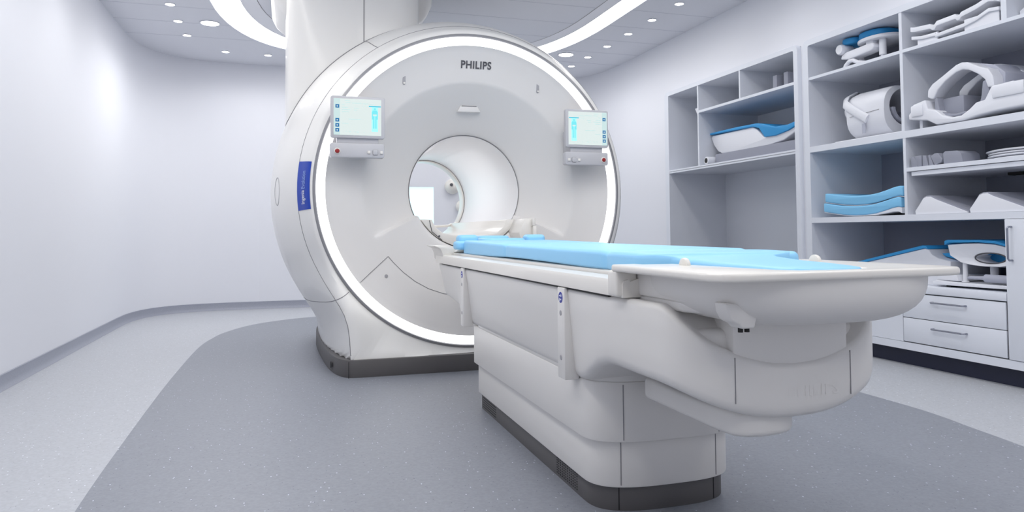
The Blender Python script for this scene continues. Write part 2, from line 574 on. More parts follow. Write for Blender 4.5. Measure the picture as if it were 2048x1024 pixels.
# front face
FR = [.871, .862, .85, .835, .81, .78, .75, .72, .69, .668, .656, .645, .61, .57, .52, .47, .43, .40, .38, .369, .362, .358]
def faceY(r, th):
    up = interp(r, [.355, .362, .369, .38, .645, .656, .70, .78, .85, .871], [4.47, 4.452, 4.443, 4.434, 4.263, 4.2565, 4.25, 4.236, 4.214, 4.202])
    lo = interp(r, [.355, .362, .369, .38, .645, .656, .70, .78, .85, .871], [4.33, 4.312, 4.305, 4.30, 4.259, 4.2565, 4.25, 4.236, 4.214, 4.202])
    d = math.degrees(th) % 360
    w = smooth(204.6, 206.4, d) * (1 - smooth(333.6, 335.4, d))
    return up + (lo - up) * w
ths = sorted(set([round(k * 2.5, 2) for k in range(144)] + [204.6, 205.2, 205.8, 206.4, 333.6, 334.2, 334.8, 335.4]))
rings = [[Vector((CX + r * math.cos(math.radians(t)), faceY(r, math.radians(t)), CZ + r * math.sin(math.radians(t)))) for t in ths] for r in FR]
rings.append([Vector((CX + .356 * math.cos(math.radians(t)), 4.475, CZ + .356 * math.sin(math.radians(t)))) for t in ths])
obj('front_face', loft(rings, False, False), 'face', SC, sharp=28)
obj('bore_liner', revolve([(.3565, 4.462), (.350, 4.48), (.347, 4.7), (.343, 5.2), (.341, 5.6), (.343, 5.9), (.352, 6.02)], 120), 'liner', SC)
obj('rear_bore_ring', revolve([(.3405, 5.90), (.332, 5.905), (.330, 5.93), (.330, 6.03), (.36, 6.035)], 120), 'table2', SC)
obj('bore_seam', revolve([(.3425, 5.893), (.3385, 5.8935), (.3385, 5.8985), (.3425, 5.9)], 120), 'seam', SC)
obj('bore_edge_seam', revolve([(.3585, 4.459), (.3565, 4.456), (.3545, 4.459), (.3565, 4.463)], 120), 'seam', SC)
# in-bore lamps: slim luminous strips along the upper bore
for s in (-1, 1):
    a = math.radians(90 + s * 0)
bl = bmesh.new()
for a0 in (52, 128):
    prof = []
    for a in (a0 - 2, a0 + 2):
        t = math.radians(a)
        prof.append((CX + .3395 * math.cos(t), CZ + .3395 * math.sin(t)))
    v = [bl.verts.new((p[0], yy, p[1])) for yy in (4.72, 5.8) for p in prof]
    bl.faces.new((v[0], v[1], v[3], v[2]))
bl.free()
Lb = bpy.data.lights.new('bore_lamp', 'AREA')
Lb.shape = 'RECTANGLE'; Lb.size = .2; Lb.size_y = .9; Lb.energy = 1.6
lob = bpy.data.objects.new('bore_lamp', Lb)
COL.objects.link(lob); lob.parent = SC
lob.location = Vector((CX, 5.25, CZ + .325)) - WL[SC.name]
# seams
def seam(name, pts, r=.0028, m='seam', parent=SC):
    return obj(name, tube(pts, r, 6), m, parent)
seam('shell_seam', [shell(math.radians(t), 5) for t in range(-62, 243, 3)], .0022)
seam('shell_seam', [shell(math.radians(218.6 - 3.2 * (k / 22) ** 2), k * .5) for k in range(1, 25)], .0022)
seam('shell_seam', [shell(math.radians(-38.6 + 3.2 * (k / 22) ** 2), k * .5) for k in range(1, 25)], .0022)
# cheek line down to the plinth on the left
def fpt(x, z, d=.001):
    r = math.hypot(x - CX, z - CZ); th = math.atan2(z - CZ, x - CX)
    return Vector((x, faceY(r, th) - d, z))
def pline(pts, n=8):
    out = []
    for a, b in zip(pts, pts[1:]):
        for k in range(n): out.append((a[0] + (b[0] - a[0]) * k / n, a[1] + (b[1] - a[1]) * k / n))
    out.append(pts[-1])
    return out
for s in (-1, 1):
    q = [(-.688, -.552), (-.509, -.395)]
    c = [(-.509, -.395), (-.475, -.435), (-.42, -.49), (-.35, -.545), (-.27, -.59), (-.18, -.622), (-.06, -.64), (0, -.642)]
    seam('face_panel_seam', [fpt(CX - s * x * -1 * -1 if False else CX + (x if s < 0 else -x), CZ + z) for x, z in pline(q)], .0019, 'seam')
    seam('face_panel_seam', [fpt(CX + (x if s < 0 else -x), CZ + z) for x, z in pline(c, 4)], .0019, 'seam')
    x = CX + s * -.522 if s > 0 else CX + .522
    x = CX - .522 if s < 0 else CX + .522
    obj('panel_lock', lathe([(.0005, -.004), (.009, -.004), (.010, 0), (.0005, 0)], (x, fpt(x, .553).y, .553), 'y', 16), 'seaml', SC)
    x = CX + s * .4185
    z = 1.712 if s < 0 else 1.705
    p = fpt(x, z)
    sl = obj('indicator_slot', prism(rrect(x - .0085, x + .0085, z - .032, z + .032, .0084, 5), 'y', p.y - .002, p.y + .01, b=.0015), 'seaml', SC)
    obj('slot_lens', prism(rrect(x - .005, x + .007, z - .029, z - .018, .004, 4), 'y', p.y - .0035, p.y + .002), 'table2', sl)
# laser slit above the bore
p = fpt(CX, 1.585)
sl = obj('laser_housing', prism([(CX - .075, 1.55), (CX + .075, 1.55), (CX + .05, 1.592), (CX - .05, 1.592)], 'y', p.y - .006, p.y + .05, b=.004), 'face', SC)
obj('laser_slit', box(CX - .048, CX + .048, p.y - .008, p.y, 1.5835, 1.5890), 'seam', sl)
# maker name
obj('maker_name', text_bm('PHILIPS', .190, lambda u, v, d: Vector((1.0905 + u, faceY(math.hypot(1.0905 + u - CX, 1.823 + v - CZ), 1.5) - .003 - d * .1, 1.823 + v)), bold=.028, size_y=.047, spacing=1.08), 'ink', SC, label='dark grey PHILIPS lettering')
# blue label on the shell
def lab(th0, th1, s0, s1, off, nt, ns):
    g = [[shell_n(math.radians(th0 + (th1 - th0) * i / nt), s0 + (s1 - s0) * j / ns, off) for j in range(ns + 1)] for i in range(nt + 1)]
    return loft(g, False, False, closed=False)
lb = obj('model_label', lab(171.2, 187.2, 1.1, 4.95, .0025, 16, 8), 'blue', SC, label='blue label with white Ingenia Evolution lettering')
def labfn(uc):
    def f(u, v, d):
        th = 180.2 - math.degrees((u + uc) / 1.0) if False else 180.2 - math.degrees((u + uc) / .99)
        s = 3.1 + v / .0185
        return shell_n(math.radians(th), max(0, s), .0045 + d * .05)
    return f
obj('label_word', text_bm('Ingenia', .078, labfn(-.048), bold=.012, size_y=.026), 'inkw', lb, label='white word Ingenia')
obj('label_word', text_bm('Evolution', .100, labfn(.050), bold=.0, size_y=.021), 'inkp', lb, label='pale blue word Evolution')
# grip oval on the side shell
seam('shell_grip', [shell(math.pi + .075 * math.sin(a) + 0.0, 9.6 + .55 * math.cos(a)) for a in [2 * math.pi * k / 28 for k in range(29)]], .0022, 'seaml')
# plinth
fp = [(-.74, 4.115), (-.79, 4.19), (-.822, 4.33), (-.846, 4.55), (-.864, 4.94), (-.872, 5.27), (-.872, 5.5), (-.85, 5.82), (-.78, 5.97), (-.7, 6.02)]
fpr = [(CX + x, y) for x, y in fp] + [(CX - x, y) for x, y in fp[::-1]]
def smoothpoly(P, it=2):
    for _ in range(it):
        Q = []
        for i in range(len(P)):
            a, b = Vector(P[i]), Vector(P[(i + 1) % len(P)])
            if (a - b).length < .01: Q.append(tuple(a)); continue
            if (a - b).length > 1.0:
                d = (b - a).normalized() * .03
                Q += [tuple(a + d), tuple(b - d)]
            else: Q += [tuple(a * .75 + b * .25), tuple(a * .25 + b * .75)]
        P = Q
    return P
pl = obj('plinth', prism(smoothpoly(fpr), 'z', 0, .098, b=.004), 'plinth', SC, label='warm grey floor plinth')
seam('plinth_seam', [(CX - .745, 4.112, .0), (CX - .745, 4.112, .092)], .0018, 'black', pl)
cp = obj('plinth_socket', lathe([(.001, -.004), (.017, -.004), (.02, 0), (.001, .002)], (.2415, 4.335, .045), 'x', 18), 'black', pl)
# tower
tw = []
for X, Y in [(-.018, 5.25), (-.018, 5.05), (-.012, 4.93), (.01, 4.86), (.06, 4.825), (.16, 4.805), (.3, 4.79), (.46, 4.78), (.6, 4.78), (.70, 4.785), (.765, 4.80), (.81, 4.83), (.842, 4.88), (.862, 4.96), (.875, 5.1), (.88, 5.4), (.87, 5.75), (.8, 5.85), (.1, 5.85), (-.018, 5.75)]:
    tw.append((X, Y))
T2 = spline(tw, 4)
rings = []
for z, g in ((1.45, 0), (1.9, 0), (2.2, 0), (2.5, 0), (HC - .002, 0)):
    rings.append([Vector((x, y, z)) for x, y in T2])
tower = obj('tower', loft(rings), 'white', SC, sharp=60, label='white tower rising to the ceiling')
def zsh(x, y):
    # height of the shell above (x, y)
    best = None
    r = interp(y, SY, SR)
    return CZ + math.sqrt(max(0, r * r - (x - CX) ** 2))
front = [p for p in T2 if p[1] < 5.2 and p[0] < .87]
front = sorted([p for p in front if p[1] < 5.1], key=lambda p: p[0])
seam('tower_seam', [Vector((x, y - .001, zsh(x, y) + .001)) for x, y in front], .0045, 'seam')
seam('tower_seam', [(.469, 4.7795, zsh(.469, 4.78)), (.469, 4.7795, 2.3), (.469, 4.7795, HC - .003)], .0032, 'seam')
sp = []
for k in range(9):
    f = k / 8
    s = 11 - 6 * f
    xx = .470 + .006 * f + .03 * f ** 3 * 1.0
    r = interp(s, list(range(NP)), SR)
    th = math.acos((xx - CX) / r)
    sp.append(shell(th, s))
seam('shell_seam', sp, .0028)
# collar where the tower meets the ceiling
cl = rrect(-.14, 1.04, 5.2, 6.2, .18, 8)
rings = []
for z, k in ((2.345, .76), (2.39, .83), (2.45, .93), (2.52, .985), (HC - .002, 1.0)):
    rings.append([Vector((.45 + (x - .45) * k, 5.7 + (y - 5.7) * k, z)) for x, y in cl])
obj('ceiling_collar', loft(rings), 'white', SC, sharp=60)
# cradle in the bore
ou = [(-.30, .880), (-.29, .885), (-.236, .882), (-.215, .835), (-.17, .80), (-.10, .787), (0, .784)]
oi = [(0, .709), (-.06, .714), (-.12, .730), (-.165, .750), (-.205, .775), (-.25, .813), (-.28, .848), (-.298, .872)]
sec = ou + [(-x, z) for x, z in ou[-2::-1]] + [(-x, z) for x, z in oi[::-1]][:-1] + oi
cr = obj('bore_cradle', prism([(CX + x, z) for x, z in sec], 'y', 4.325, 6.0, b=.004), 'table2', SC, sharp=50)
obj('cradle_post', prism(rrect(CX + .325, CX + .352, 4.065, 4.10, .013, 5), 'z', .735, .84, b=.005), 'table2', cr)
obj('cradle_post', prism(rrect(CX + .322, CX + .340, 4.07, 4.10, .009, 5), 'z', .84, .885, b=.005), 'table2', cr)
obj('cradle_arm', prism([(CX + .245, .80), (CX + .262, .835), (CX + .283, .884), (CX + .338, .884), (CX + .345, .86), (CX + .345, .76), (CX + .33, .745), (CX + .26, .745)], 'y', 4.10, 4.33, b=.006), 'table2', cr)
seam('cheek_line', [(CX - .252, 4.323, .878), (CX - .238, 4.323, .81), (CX - .175, 4.323, .757)], .0022, 'ink', cr)
obj('cheek_button', lathe([(.001, -.003), (.005, -.003), (.006, 0), (.001, 0)], (CX - .192, 4.325, .782), 'y', 12), 'ink', cr)
obj('cradle_edge', tube([(CX - .283, 5.92, .884), (CX - .2, 5.92, .86), (CX, 5.92, .85), (CX + .2, 5.92, .86), (CX + .283, 5.92, .884)], .01, 8), 'table2', cr)

# display panels
def display(x0, x1, mir, dz, side):
    def X(u):
        return x0 + (x1 - x0) * (1 - u if mir else u)
    z = dz
    d = obj('display_panel', prism(rrect(x0, x1, 1.331 + z, 1.566 + z, .012, 5), 'y', 4.098, 4.13, b=.004), 'frame', SC, label='grey framed touch screen on the ' + side)
    a0, a1 = (x1 - .282, x1 - .022) if mir else (x0 + .0165, x0 + .278)
    sx0, sx1 = (x0 + .0185, x0 + .274) if mir else (x0 + .0165, x0 + .278)
    sz0, sz1 = 1.347 + z, 1.551 + z
    bm = box(sx0, sx1, 4.0962, 4.099, sz0, sz1)
    def q(u0, u1, v0, v1, mi, dep=.0008):
        if mir: u0, u1 = 1 - u1, 1 - u0
        b = box(sx0 + (sx1 - sx0) * u0, sx0 + (sx1 - sx0) * u1, 4.0962 - dep, 4.0965, sz1 - (sz1 - sz0) * v1, sz1 - (sz1 - sz0) * v0)
        join(bm, b, mi)
    q(0, .13, .0, 1, 5, .0004)
    for v in (.165, .545, .685, .82): q(.035, .115, v, v + .095, 1)
    for v in (.20, .58, .72, .855): q(.06, .09, v, v + .03, 0, .0012)
    q(.795, .93, .20, .89, 2)
    q(.735, .99, .175, .205, 4, .0012)
    fr = [(.84, .885, .235, .29), (.815, .91, .30, .43), (.80, .825, .33, .55), (.90, .925, .33, .55), (.825, .855, .46, .80), (.87, .90, .46, .80)]
    for t in fr: q(*t, 3, .0014)
    q(.82, .905, .41, .435, 0, .0018)
    for u0, u1, v in ((.23, .34, .055), (.25, .35, .11), (.38, .58, .115), (.61, .72, .125), (.75, .86, .14), (.17, .22, .17), (.17, .29, .24), (.17, .35, .30), (.17, .32, .36), (.42, .52, .255), (.42, .49, .31), (.31, .57, .56), (.17, .31, .68), (.32, .36, .91), (.47, .53, .91), (.25, .275, .90), (.43, .45, .90), (.63, .65, .915), (.75, .77, .93), (.86, .875, .93), (.6, .625, .2), (.665, .69, .2)):
        q(u0, u1, v - .007, v + .007, 6)
    obj('screen', bm, ['screen', 'icon', 'figure', 'figure2', 'bar', 'scrside', 'txt'], d, label='lit pale screen with patient figure')
    obj('panel_neck', prism([(4.112, 1.331 + z), (4.112, 1.30 + z), (4.17, 1.285 + z), (4.24, 1.30 + z), (4.24, 1.44 + z), (4.13, 1.45 + z)], 'x', x0 + .035, x1 - .035, b=.003), 'frame', d)
    obj('control_strip', prism(rrect(x0 - .003, x1 - .003, 1.222 + z, 1.302 + z, .012, 5), 'y', 4.095, 4.150, b=.005), 'frame', d)
    obj('strip_bracket', box(x0 + .06, x1 - .06, 4.148, 4.235, 1.245 + z, 1.29 + z, b=.004), 'frame', d)
    bx = X(.122)
    obj('stop_button_collar', lathe([(.001, -.005), (.0155, -.005), (.018, 0), (.001, 0)], (bx, 4.095, 1.256 + z), 'y', 20), 'table2', d)
    obj('stop_button', lathe([(.001, -.012), (.009, -.011), (.0125, -.007), (.013, -.004), (.001, -.004)], (bx, 4.095, 1.256 + z), 'y', 20), 'red', d, label='red stop button')
    for u, w in ((.70, .008), (.82, .0135), (.935, .008)):
        bx = X(u)
        obj('control_button', prism(rrect(bx - w, bx + w, 1.253 + z - w * 1.05, 1.253 + z + w * 1.05, w * .4, 4), 'y', 4.089, 4.097, b=.002), 'table2' if w < .01 else 'frame', d)
        if w > .01:
            obj('button_outline', tube([(p[0], 4.0945, p[1]) for p in rrect(bx - w * 1.05, bx + w * 1.05, 1.253 + z - w * 1.1, 1.253 + z + w * 1.1, w * .4, 4)], .0008, 5, closed=True), 'seam', d)
display(.221, .520, False, .003, 'left of the ring')
display(1.617, 1.900, True, -.010, 'right of the ring')

# =================================================================== PATIENT TABLE
TB = thing('patient_table', 'long white patient table on stepped pedestal in front of the scanner bore', 'patient table', (CX, 2.6, 0))
def foot(hw, yf, yn, n=2.9, L=.14, k=14, rc=.02):
    pts = []
    for i in range(2 * k + 1):
        a = math.pi * i / (2 * k)   # 0..pi, right to left across the near end
        c, s = math.cos(a), math.sin(a)
        pts.append((CX + hw * math.copysign(abs(c) ** (2 / n), c), yn + L - L * abs(s) ** (2 / n)))
    pts += [(CX - hw, yf - rc), (CX - hw + rc * .3, yf - rc * .3), (CX - hw + rc, yf), (CX + hw - rc, yf), (CX + hw - rc * .3, yf - rc * .3), (CX + hw, yf - rc)]
    return pts
pb = obj('base_plinth', prism(foot(.2195, 3.243, 1.90), 'z', 0, .073, b=.003), 'plinth', TB, label='dark grey base plinth')
vb = bmesh.new()
for i in range(12):
    for j in range(7):
        join(vb, box(CX - .2205, CX - .2185, 2.085 + i * .0155, 2.090 + i * .0155, .012 + j * .0078, .0155 + j * .0078))
obj('vent_holes', vb, 'black', pb)
vb = bmesh.new()
for j in range(5):
    join(vb, box(CX - .2205, CX - .2185, 2.99, 3.2, .014 + j * .010, .0165 + j * .010))
obj('vent_slots', vb, 'black', pb)
t1 = obj('lower_tier', prism(foot(.2315, 3.256, 1.888), 'z', .070, .215, b=.006), 'table', TB)
t2 = obj('upper_tier', prism(foot(.2475, 3.276, 1.871), 'z', .203, .374, b=.005), 'table', TB)
for t, hw, yn, z0, z1 in ((pb, .2195, 1.90, .004, .07), (t1, .2315, 1.888, .078, .203), (t2, .2475, 1.871, .21, .366)):
    for sx in (-.158, .150):
        a = abs(sx) / hw
        yy = yn + .14 - .14 * (1 - a ** 2.9) ** (1 / 2.9)
        obj('tier_seam', tube([(CX + sx, yy, z0), (CX + sx, yy, z1)], .0016, 6), 'seam' if t != pb else 'black', t)
obj('pedestal_top', prism(foot(.2465, 3.2, 1.873), 'z', .3725, .47, b=.004), 'table', TB)
# upper body / hull
half = []
K = 18
HN = 3.0
for i in range(K + 1):
    a = math.pi / 2 * (1 - i / K)
    half.append((-.281 * math.cos(a) ** (2 / HN), 1.48 - .135 * math.sin(a) ** (2 / HN), 0))
for yy in (1.56, 1.62, 1.68, 1.73, 1.78, 1.83, 1.88, 1.93, 2.0, 2.15, 2.4, 2.7, 3.0, 3.3, 3.46, 3.5, 3.54, 3.6, 3.75, 3.86):
    half.append((-.284, yy, 0))
half += [(-.282, 3.90, 1), (-.272, 3.925, 1), (-.2, 3.93, 1), (-.1, 3.93, 1), (0, 3.93, 1)]
def zbot(x, y):
    z = interp(y, [1.70, 1.76, 1.82, 1.88, 1.95, 3.49, 3.53, 3.6, 3.93], [.462, .452, .425, .392, .372, .372, .432, .438, .470])
    if y < 1.70:
        z = .387 + .073 * min(1, abs(x) / .281) ** 2.2
    return z
def ztop(x, y):
    f = .510 + .075 * (abs(x) / .25) ** 2
    return f + (.638 - f) * smooth(1.36, 1.46, y)
def hullring(fi, fz):
    out = []
    full = half + [(-x, y, e) for x, y, e in half[-2:0:-1]]
    for x, y, e in full:
        sl = .034 * smooth(1.8, 2.1, y)
        fr = fz(x, y)
        lowf = (ztop(x, y) - fr) / (ztop(x, y) - zbot(x, y))
        d = Vector((x, (y - 1.62) if y < 1.62 else (y - 3.7 if y > 3.7 else 0)))
        n = d.normalized() if d.length > 0 else Vector((0, 0))
        ins = fi + sl * lowf * (1 if abs(x) > .1 else 0)
        yl = -.07 * lowf if e else 0
        out.append(Vector((CX + x - n.x * ins, y - n.y * ins + yl, fr)))
    return out
HR = [hullring(.05, lambda x, y: ztop(x, y) - .002), hullring(.012, lambda x, y: ztop(x, y)), hullring(.004, lambda x, y: ztop(x, y) - .004), hullring(0, lambda x, y: ztop(x, y) - .014)]
for f in (.3, .55, .75):
    HR.append(hullring(0, lambda x, y, f=f: (ztop(x, y) - .014) * (1 - f) + (zbot(x, y) + .03) * f))
HR += [hullring(.001, lambda x, y: zbot(x, y) + .028), hullring(.005, lambda x, y: zbot(x, y) + .012), hullring(.014, lambda x, y: zbot(x, y) + .003), hullring(.03, lambda x, y: zbot(x, y))]
hb = loft(HR, False, False)
# close top and bottom by bridging mirrored points
hb.verts.ensure_lookup_table()
n = len(HR[0])
for base in (0, (len(HR) - 1) * n):
    for i in range(0, n // 2):
        a, b = base + i, base + i + 1
        c, d = base + (n - i - 1) % n, base + (n - i) % n
        vs = []
        for k in (a, b, c, d):
            if hb.verts[k] not in vs: vs.append(hb.verts[k])
        if len(vs) > 2:
            try: hb.faces.new(vs)
            except ValueError: pass
hull = obj('table_body', hb, 'table', TB, sharp=50)
# seams on the hull front
for s, zt in ((-1, 0), (1, 0)):
    x = s * .151
    a = (abs(x) / .281) ** HN
    yy = 1.48 - .135 * (1 - a) ** (1 / HN)
    obj('body_seam', tube([(CX + x, yy - .0002, .43), (CX + x, yy - .0002, .48), (CX + x, yy - .0002, .528)], .0012, 6), 'seam', hull)
# inner housing above the front seam, and the two side scoops
def sell(hw, yn, L, yf, n=2.7, k=16):
    pts = []
    for i in range(2 * k + 1):
        a = math.pi * i / (2 * k)
        c, s = math.cos(a), math.sin(a)
        pts.append((CX + hw * math.copysign(abs(c) ** (2 / n), c), yn + L - L * abs(s) ** (2 / n)))
    return pts + [(CX - hw, yf), (CX + hw, yf)]
inner = [p for p in sell(.268, 1.352, .12, 1.75, n=3.0, k=40) if abs(p[0] - CX) < .158 and p[1] < 1.5]
inner = inner + [(inner[-1][0], 1.8), (inner[0][0], 1.8)]
hs = obj('front_housing', prism(inner, 'z', .47, .64, b=.004), 'table', TB)
obj('side_scoop', prism(sell(.272, 1.375, .13, 1.9), 'z', .46, .585, b=.022, seg=4), 'table', TB)
obj('side_scoop', prism(sell(.262, 1.45, .12, 1.9), 'z', .5, .615, b=.02, seg=4), 'table', TB)
obj('front_keel', prism([(.93, 1.80), (.93, 1.45), (.938, 1.40), (.96, 1.378), (1.0, 1.370), (1.05, 1.374), (1.09, 1.39), (1.115, 1.425), (1.14, 1.49), (1.17, 1.6), (1.19, 1.8)], 'z', .346, .405, b=.014, seg=4), 'table', TB)
# relief lettering on the front
def hullfn(u, v, d):
    x = 1.115 + u - CX
    yy = 1.48 - .135 * (1 - (abs(x) / .281) ** HN) ** (1 / HN)
    return Vector((CX + x, yy - .0004 - d * .02, .448 + v))
obj('relief_lettering', text_bm('PHILIPS', .135, hullfn, bold=.01, size_y=.024, extrude=.01), 'table', hull, label='faint raised lettering')
# frame rail
rail = [(-.293, .640), (-.2935, .672), (-.289, .681), (-.278, .684), (-.272, .679), (-.262, .682), (-.25, .686), (-.244, .676), (-.2, .674), (.2, .674)]
sec = [(x, z) for x, z in rail[:-1]] + [(-x, z) for x, z in rail[-2::-1]]
rl = obj('table_frame', prism([(CX + x, z) for x, z in sec], 'y', 1.60, 3.93, b=.0), 'table2', TB, sharp=40)
sh = bmesh.new()
for s in (-1, 1):
    join(sh, box(CX + s * .281 - .005, CX + s * .281 + .005, 1.7, 3.8, .634, .6405))
obj('shadow_gap', sh, 'black', rl)
obj('frame_channel', boxes([(CX - .246, CX - .236, 1.6, 3.7, .672, .680), (CX + .236, CX + .246, 1.6, 3.7, .672, .680)]), 'ink', rl)
obj('sliding_board', prism(rrect(CX - .236, CX + .236, 1.45, 3.86, .04, 5), 'z', .668, .697, b=.008), 'table2', TB)
# far end yoke
yk = [(-.335, .731), (-.332, .735), (-.27, .733), (-.22, .715), (0, .71)]
yb = [(0, .645), (-.27, .645), (-.288, .66), (-.293, .69), (-.305, .718), (-.325, .727)]
sec = yk + [(-x, z) for x, z in yk[-2::-1]] + [(-x, z) for x, z in yb[::-1]][:-1] + yb
obj('far_end_yoke', prism([(CX + x, z) for x, z in sec], 'y', 3.74, 3.98, b=.003), 'table2', TB, sharp=50)
obj('head_bracket', prism([(CX - .235, .70), (CX - .22, .712), (CX - .12, .714), (CX + .12, .714), (CX + .22, .712), (CX + .235, .70)], 'y', 3.70, 3.90, b=.008), 'table2', TB)
# near end tray with wide rim
def sup(cx, cy, hx, hy, n, k=64):
    out = []
    for i in range(k):
        a = 2 * math.pi * i / k
        c, s = math.cos(a), math.sin(a)
        out.append((cx + hx * math.copysign(abs(c) ** (2 / n), c), cy + hy * math.copysign(abs(s) ** (2 / n), s)))
    return out
RIMP = [(.758, 1.63), (.757, 1.20), (.772, 1.172), (.80, 1.163), (.95, 1.168), (1.10, 1.172), (1.25, 1.178), (1.345, 1.186), (1.378, 1.2), (1.391, 1.235), (1.392, 1.65), (1.38, 1.69), (1.345, 1.70), (1.315, 1.69), (1.305, 1.64)]
IN = [(1.305, 1.60), (1.225, 1.595), (1.207, 1.45), (1.18, 1.26), (1.15, 1.222), (1.07, 1.215), (.985, 1.222), (.957, 1.26), (.93, 1.45), (.912, 1.595), (.832, 1.60), (.828, 1.635)]
rimpoly = RIMP + IN
bmr = prism(rimpoly, 'z', .703, .7205)
bev(bmr, .006, 3, 25)
rim = obj('tray_rim', bmr, 'table2', TB, sharp=60)
for x, y in ((.893, 1.51), (1.30, 1.555)):
    obj('rim_tab', prism([(y - .0 + .019 * math.cos(math.pi * k / 12), .719 + .019 * math.sin(math.pi * k / 12)) for k in range(13)], 'x', x - .006, x + .006, b=.003), 'table2', rim)
rings = []
for t in [0, .1, .25, .4, .55, .68, .78, .86, .92, .96, .985]:
    sc = (1 - t ** 2.6) ** (1 / 2.6)
    z = .703 - .099 * t
    cxx = 1.082
    rings.append([Vector((x, y, z)) for x, y in sup(cxx, 1.405, .277 * (.40 + .60 * sc), .224 * (.55 + .45 * sc), 3.6)])
obj('tray_bowl', loft(rings), 'table', TB, sharp=60)
obj('tray_floor', prism(sup(1.07, 1.42, .235, .20, 3, 40), 'z', .690, .7025, b=.002), 'table2', TB)
for s in (-1, 1):
    obj('frame_end', box(CX + s * .279 - .030, CX + s * .279 + .028, 1.605, 1.655, .642, .706, b=.007, seg=3), 'table2', TB)
# side blocks of the tray on the left and right
for s in (-1, 1):
    pts = [(.25, 1.70), (.25, 1.39), (.222, 1.335), (.15, 1.29), (.15, 1.70)]
    k = obj('tray_side_block', prism([(CX + s * x, y) for x, y in pts], 'z', .645, .702, b=.006), 'table', TB)
    obj('block_seam', tube([(CX + s * .2215, 1.334, .65), (CX + s * .2215, 1.334, .70)], .0016, 6), 'seam', k)
    lo = obj('tray_underside', prism([(CX + s * x, y) for x, y in [(.245, 1.68), (.245, 1.41), (.21, 1.35), (.13, 1.30), (.12, 1.68)]], 'z', .622, .648, b=.01, seg=3), 'table', TB)
nb = obj('release_block', prism([(.822, .658), (.90, .652), (.893, .625), (.888, .606), (.858, .606), (.853, .614), (.835, .622), (.826, .638)], 'y', 1.238, 1.282, b=.008, seg=3), 'table', TB)
for x in (.8635, .8785):
    obj('connector_pin', lathe([(.001, -.006), (.0052, -.006), (.0052, .006), (.001, .006)], (x, 1.252, .604), 'z', 14), 'black', nb)
# support brackets on both sides
for s in (-1, 1):
    for y0, yy in ((1.988, 2.046), (3.266, 3.324)):
        ox = .2945
        prof = [(.282, .637), (ox, .637), (ox, .368), (.248, .368), (.250, .40), (.262, .5)]
        bm = prism([(CX + s * x, z) for x, z in prof], 'y', y0, yy, b=.004)
        b = obj('support_bracket', bm, 'table', TB)
        for z, r in ((.561, .008), (.430, .008)):
            obj('bracket_cap', lathe([(.001, s * .0015), (r * .85, s * .0015), (r, 0), (.001, 0)], (CX + s * ox, (y0 + yy) / 2, z), 'x', 18), 'seaml', b)
        if s < 0:
            mk = lathe([(.001, -.001), (.0155, -.001), (.0165, 0), (.001, 0)], (CX + s * ox, (y0 + yy) / 2, .607), 'x', 24)
            bd = obj('round_badge', mk, 'navyink', b, label='small round blue and white badge')
            yc = (y0 + yy) / 2
            wb = boxes([(CX + s * ox - .0016, CX + s * ox - .0008, yc - .009, yc - .003, .609, .616), (CX + s * ox - .0016, CX + s * ox - .0008, yc + .001, yc + .009, .610, .613), (CX + s * ox - .0016, CX + s * ox - .0008, yc - .008, yc + .001, .599, .603), (CX + s * ox - .0016, CX + s * ox - .0008, yc + .003, yc + .008, .595, .605)])
            obj('badge_marks', wb, 'inkw', bd)

# mattress
def mattress():
    rings = []
    st = []
    def add(y, hw, zt, zb=.697, xo=0): st.append((y, hw, zt, zb, xo))
    for y, hw, zt in ((1.222, .04, .717), (1.226, .07, .721), (1.24, .088, .7235), (1.27, .097, .7245), (1.36, .112, .727), (1.46, .125, .729), (1.54, .135, .733), (1.59, .142, .736), (1.61, .16, .738), (1.617, .20, .742),
                      (1.63, .222, .745), (1.66, .232, .746), (1.72, .234, .747), (1.78, .234, .747), (1.812, .233, .7465), (1.824, .230, .744), (1.83, .228, .742), (1.838, .231, .746), (1.86, .235, .749), (2.0, .236, .750), (2.3, .237, .751), (2.6, .237, .752),
                      (2.76, .236, .753), (2.782, .233, .751), (2.788, .231, .749), (2.794, .233, .752), (2.82, .236, .755), (3.0, .236, .757), (3.3, .232, .760), (3.5, .228, .762), (3.56, .222, .762), (3.59, .215, .760), (3.605, .205, .752)):
        add(y, hw, zt)
    for y, hw, zt, zb, xo in st:
        r = min(.014, hw * .4, (zt - zb) * .42)
        zb2 = zb + (.006 * smooth(1.9, 2.6, y) * (1 - smooth(2.6, 3.2, y)))
        ring = []
        for cx, cz, a in ((hw - r, zt - r, 0), (-hw + r, zt - r, 90), (-hw + r * .5, zb2 + r * .5, 180), (hw - r * .5, zb2 + r * .5, 270)):
            rr = r if a < 180 else r * .5
            for i in range(5):
                t = math.radians(a + 90 * i / 4)
                ring.append(Vector((CX + cx + rr * math.cos(t), y, cz + rr * math.sin(t))))
        rings.append(ring)
    return loft(rings)
MT = thing('patient_mattress', 'long sky-blue cushioned mattress lying on top of the patient table', 'mattress', (CX, 2.6, .697))
obj('cushion', mattress(), 'pad', MT, sharp=70)
seam_y = [(-.236, 2.788), (.236, 2.788)]
def padblob(x0, x1, y0, y1, z0, z1, r, bv):
    return prism(rrect(x0, x1, y0, y1, r, 6), 'z', z0, z1, b=bv, seg=4)
obj('neck_section', padblob(CX - .115, CX + .115, 3.55, 3.78, .72, .772, .05, .016), 'pad', MT, sharp=70)
obj('head_bolster', padblob(CX - .235, CX - .13, 3.60, 3.70, .715, .790, .025, .02), 'pad', MT, sharp=70)
obj('head_bolster', padblob(CX + .13, CX + .235, 3.60, 3.70, .715, .790, .025, .02), 'pad', MT, sharp=70)
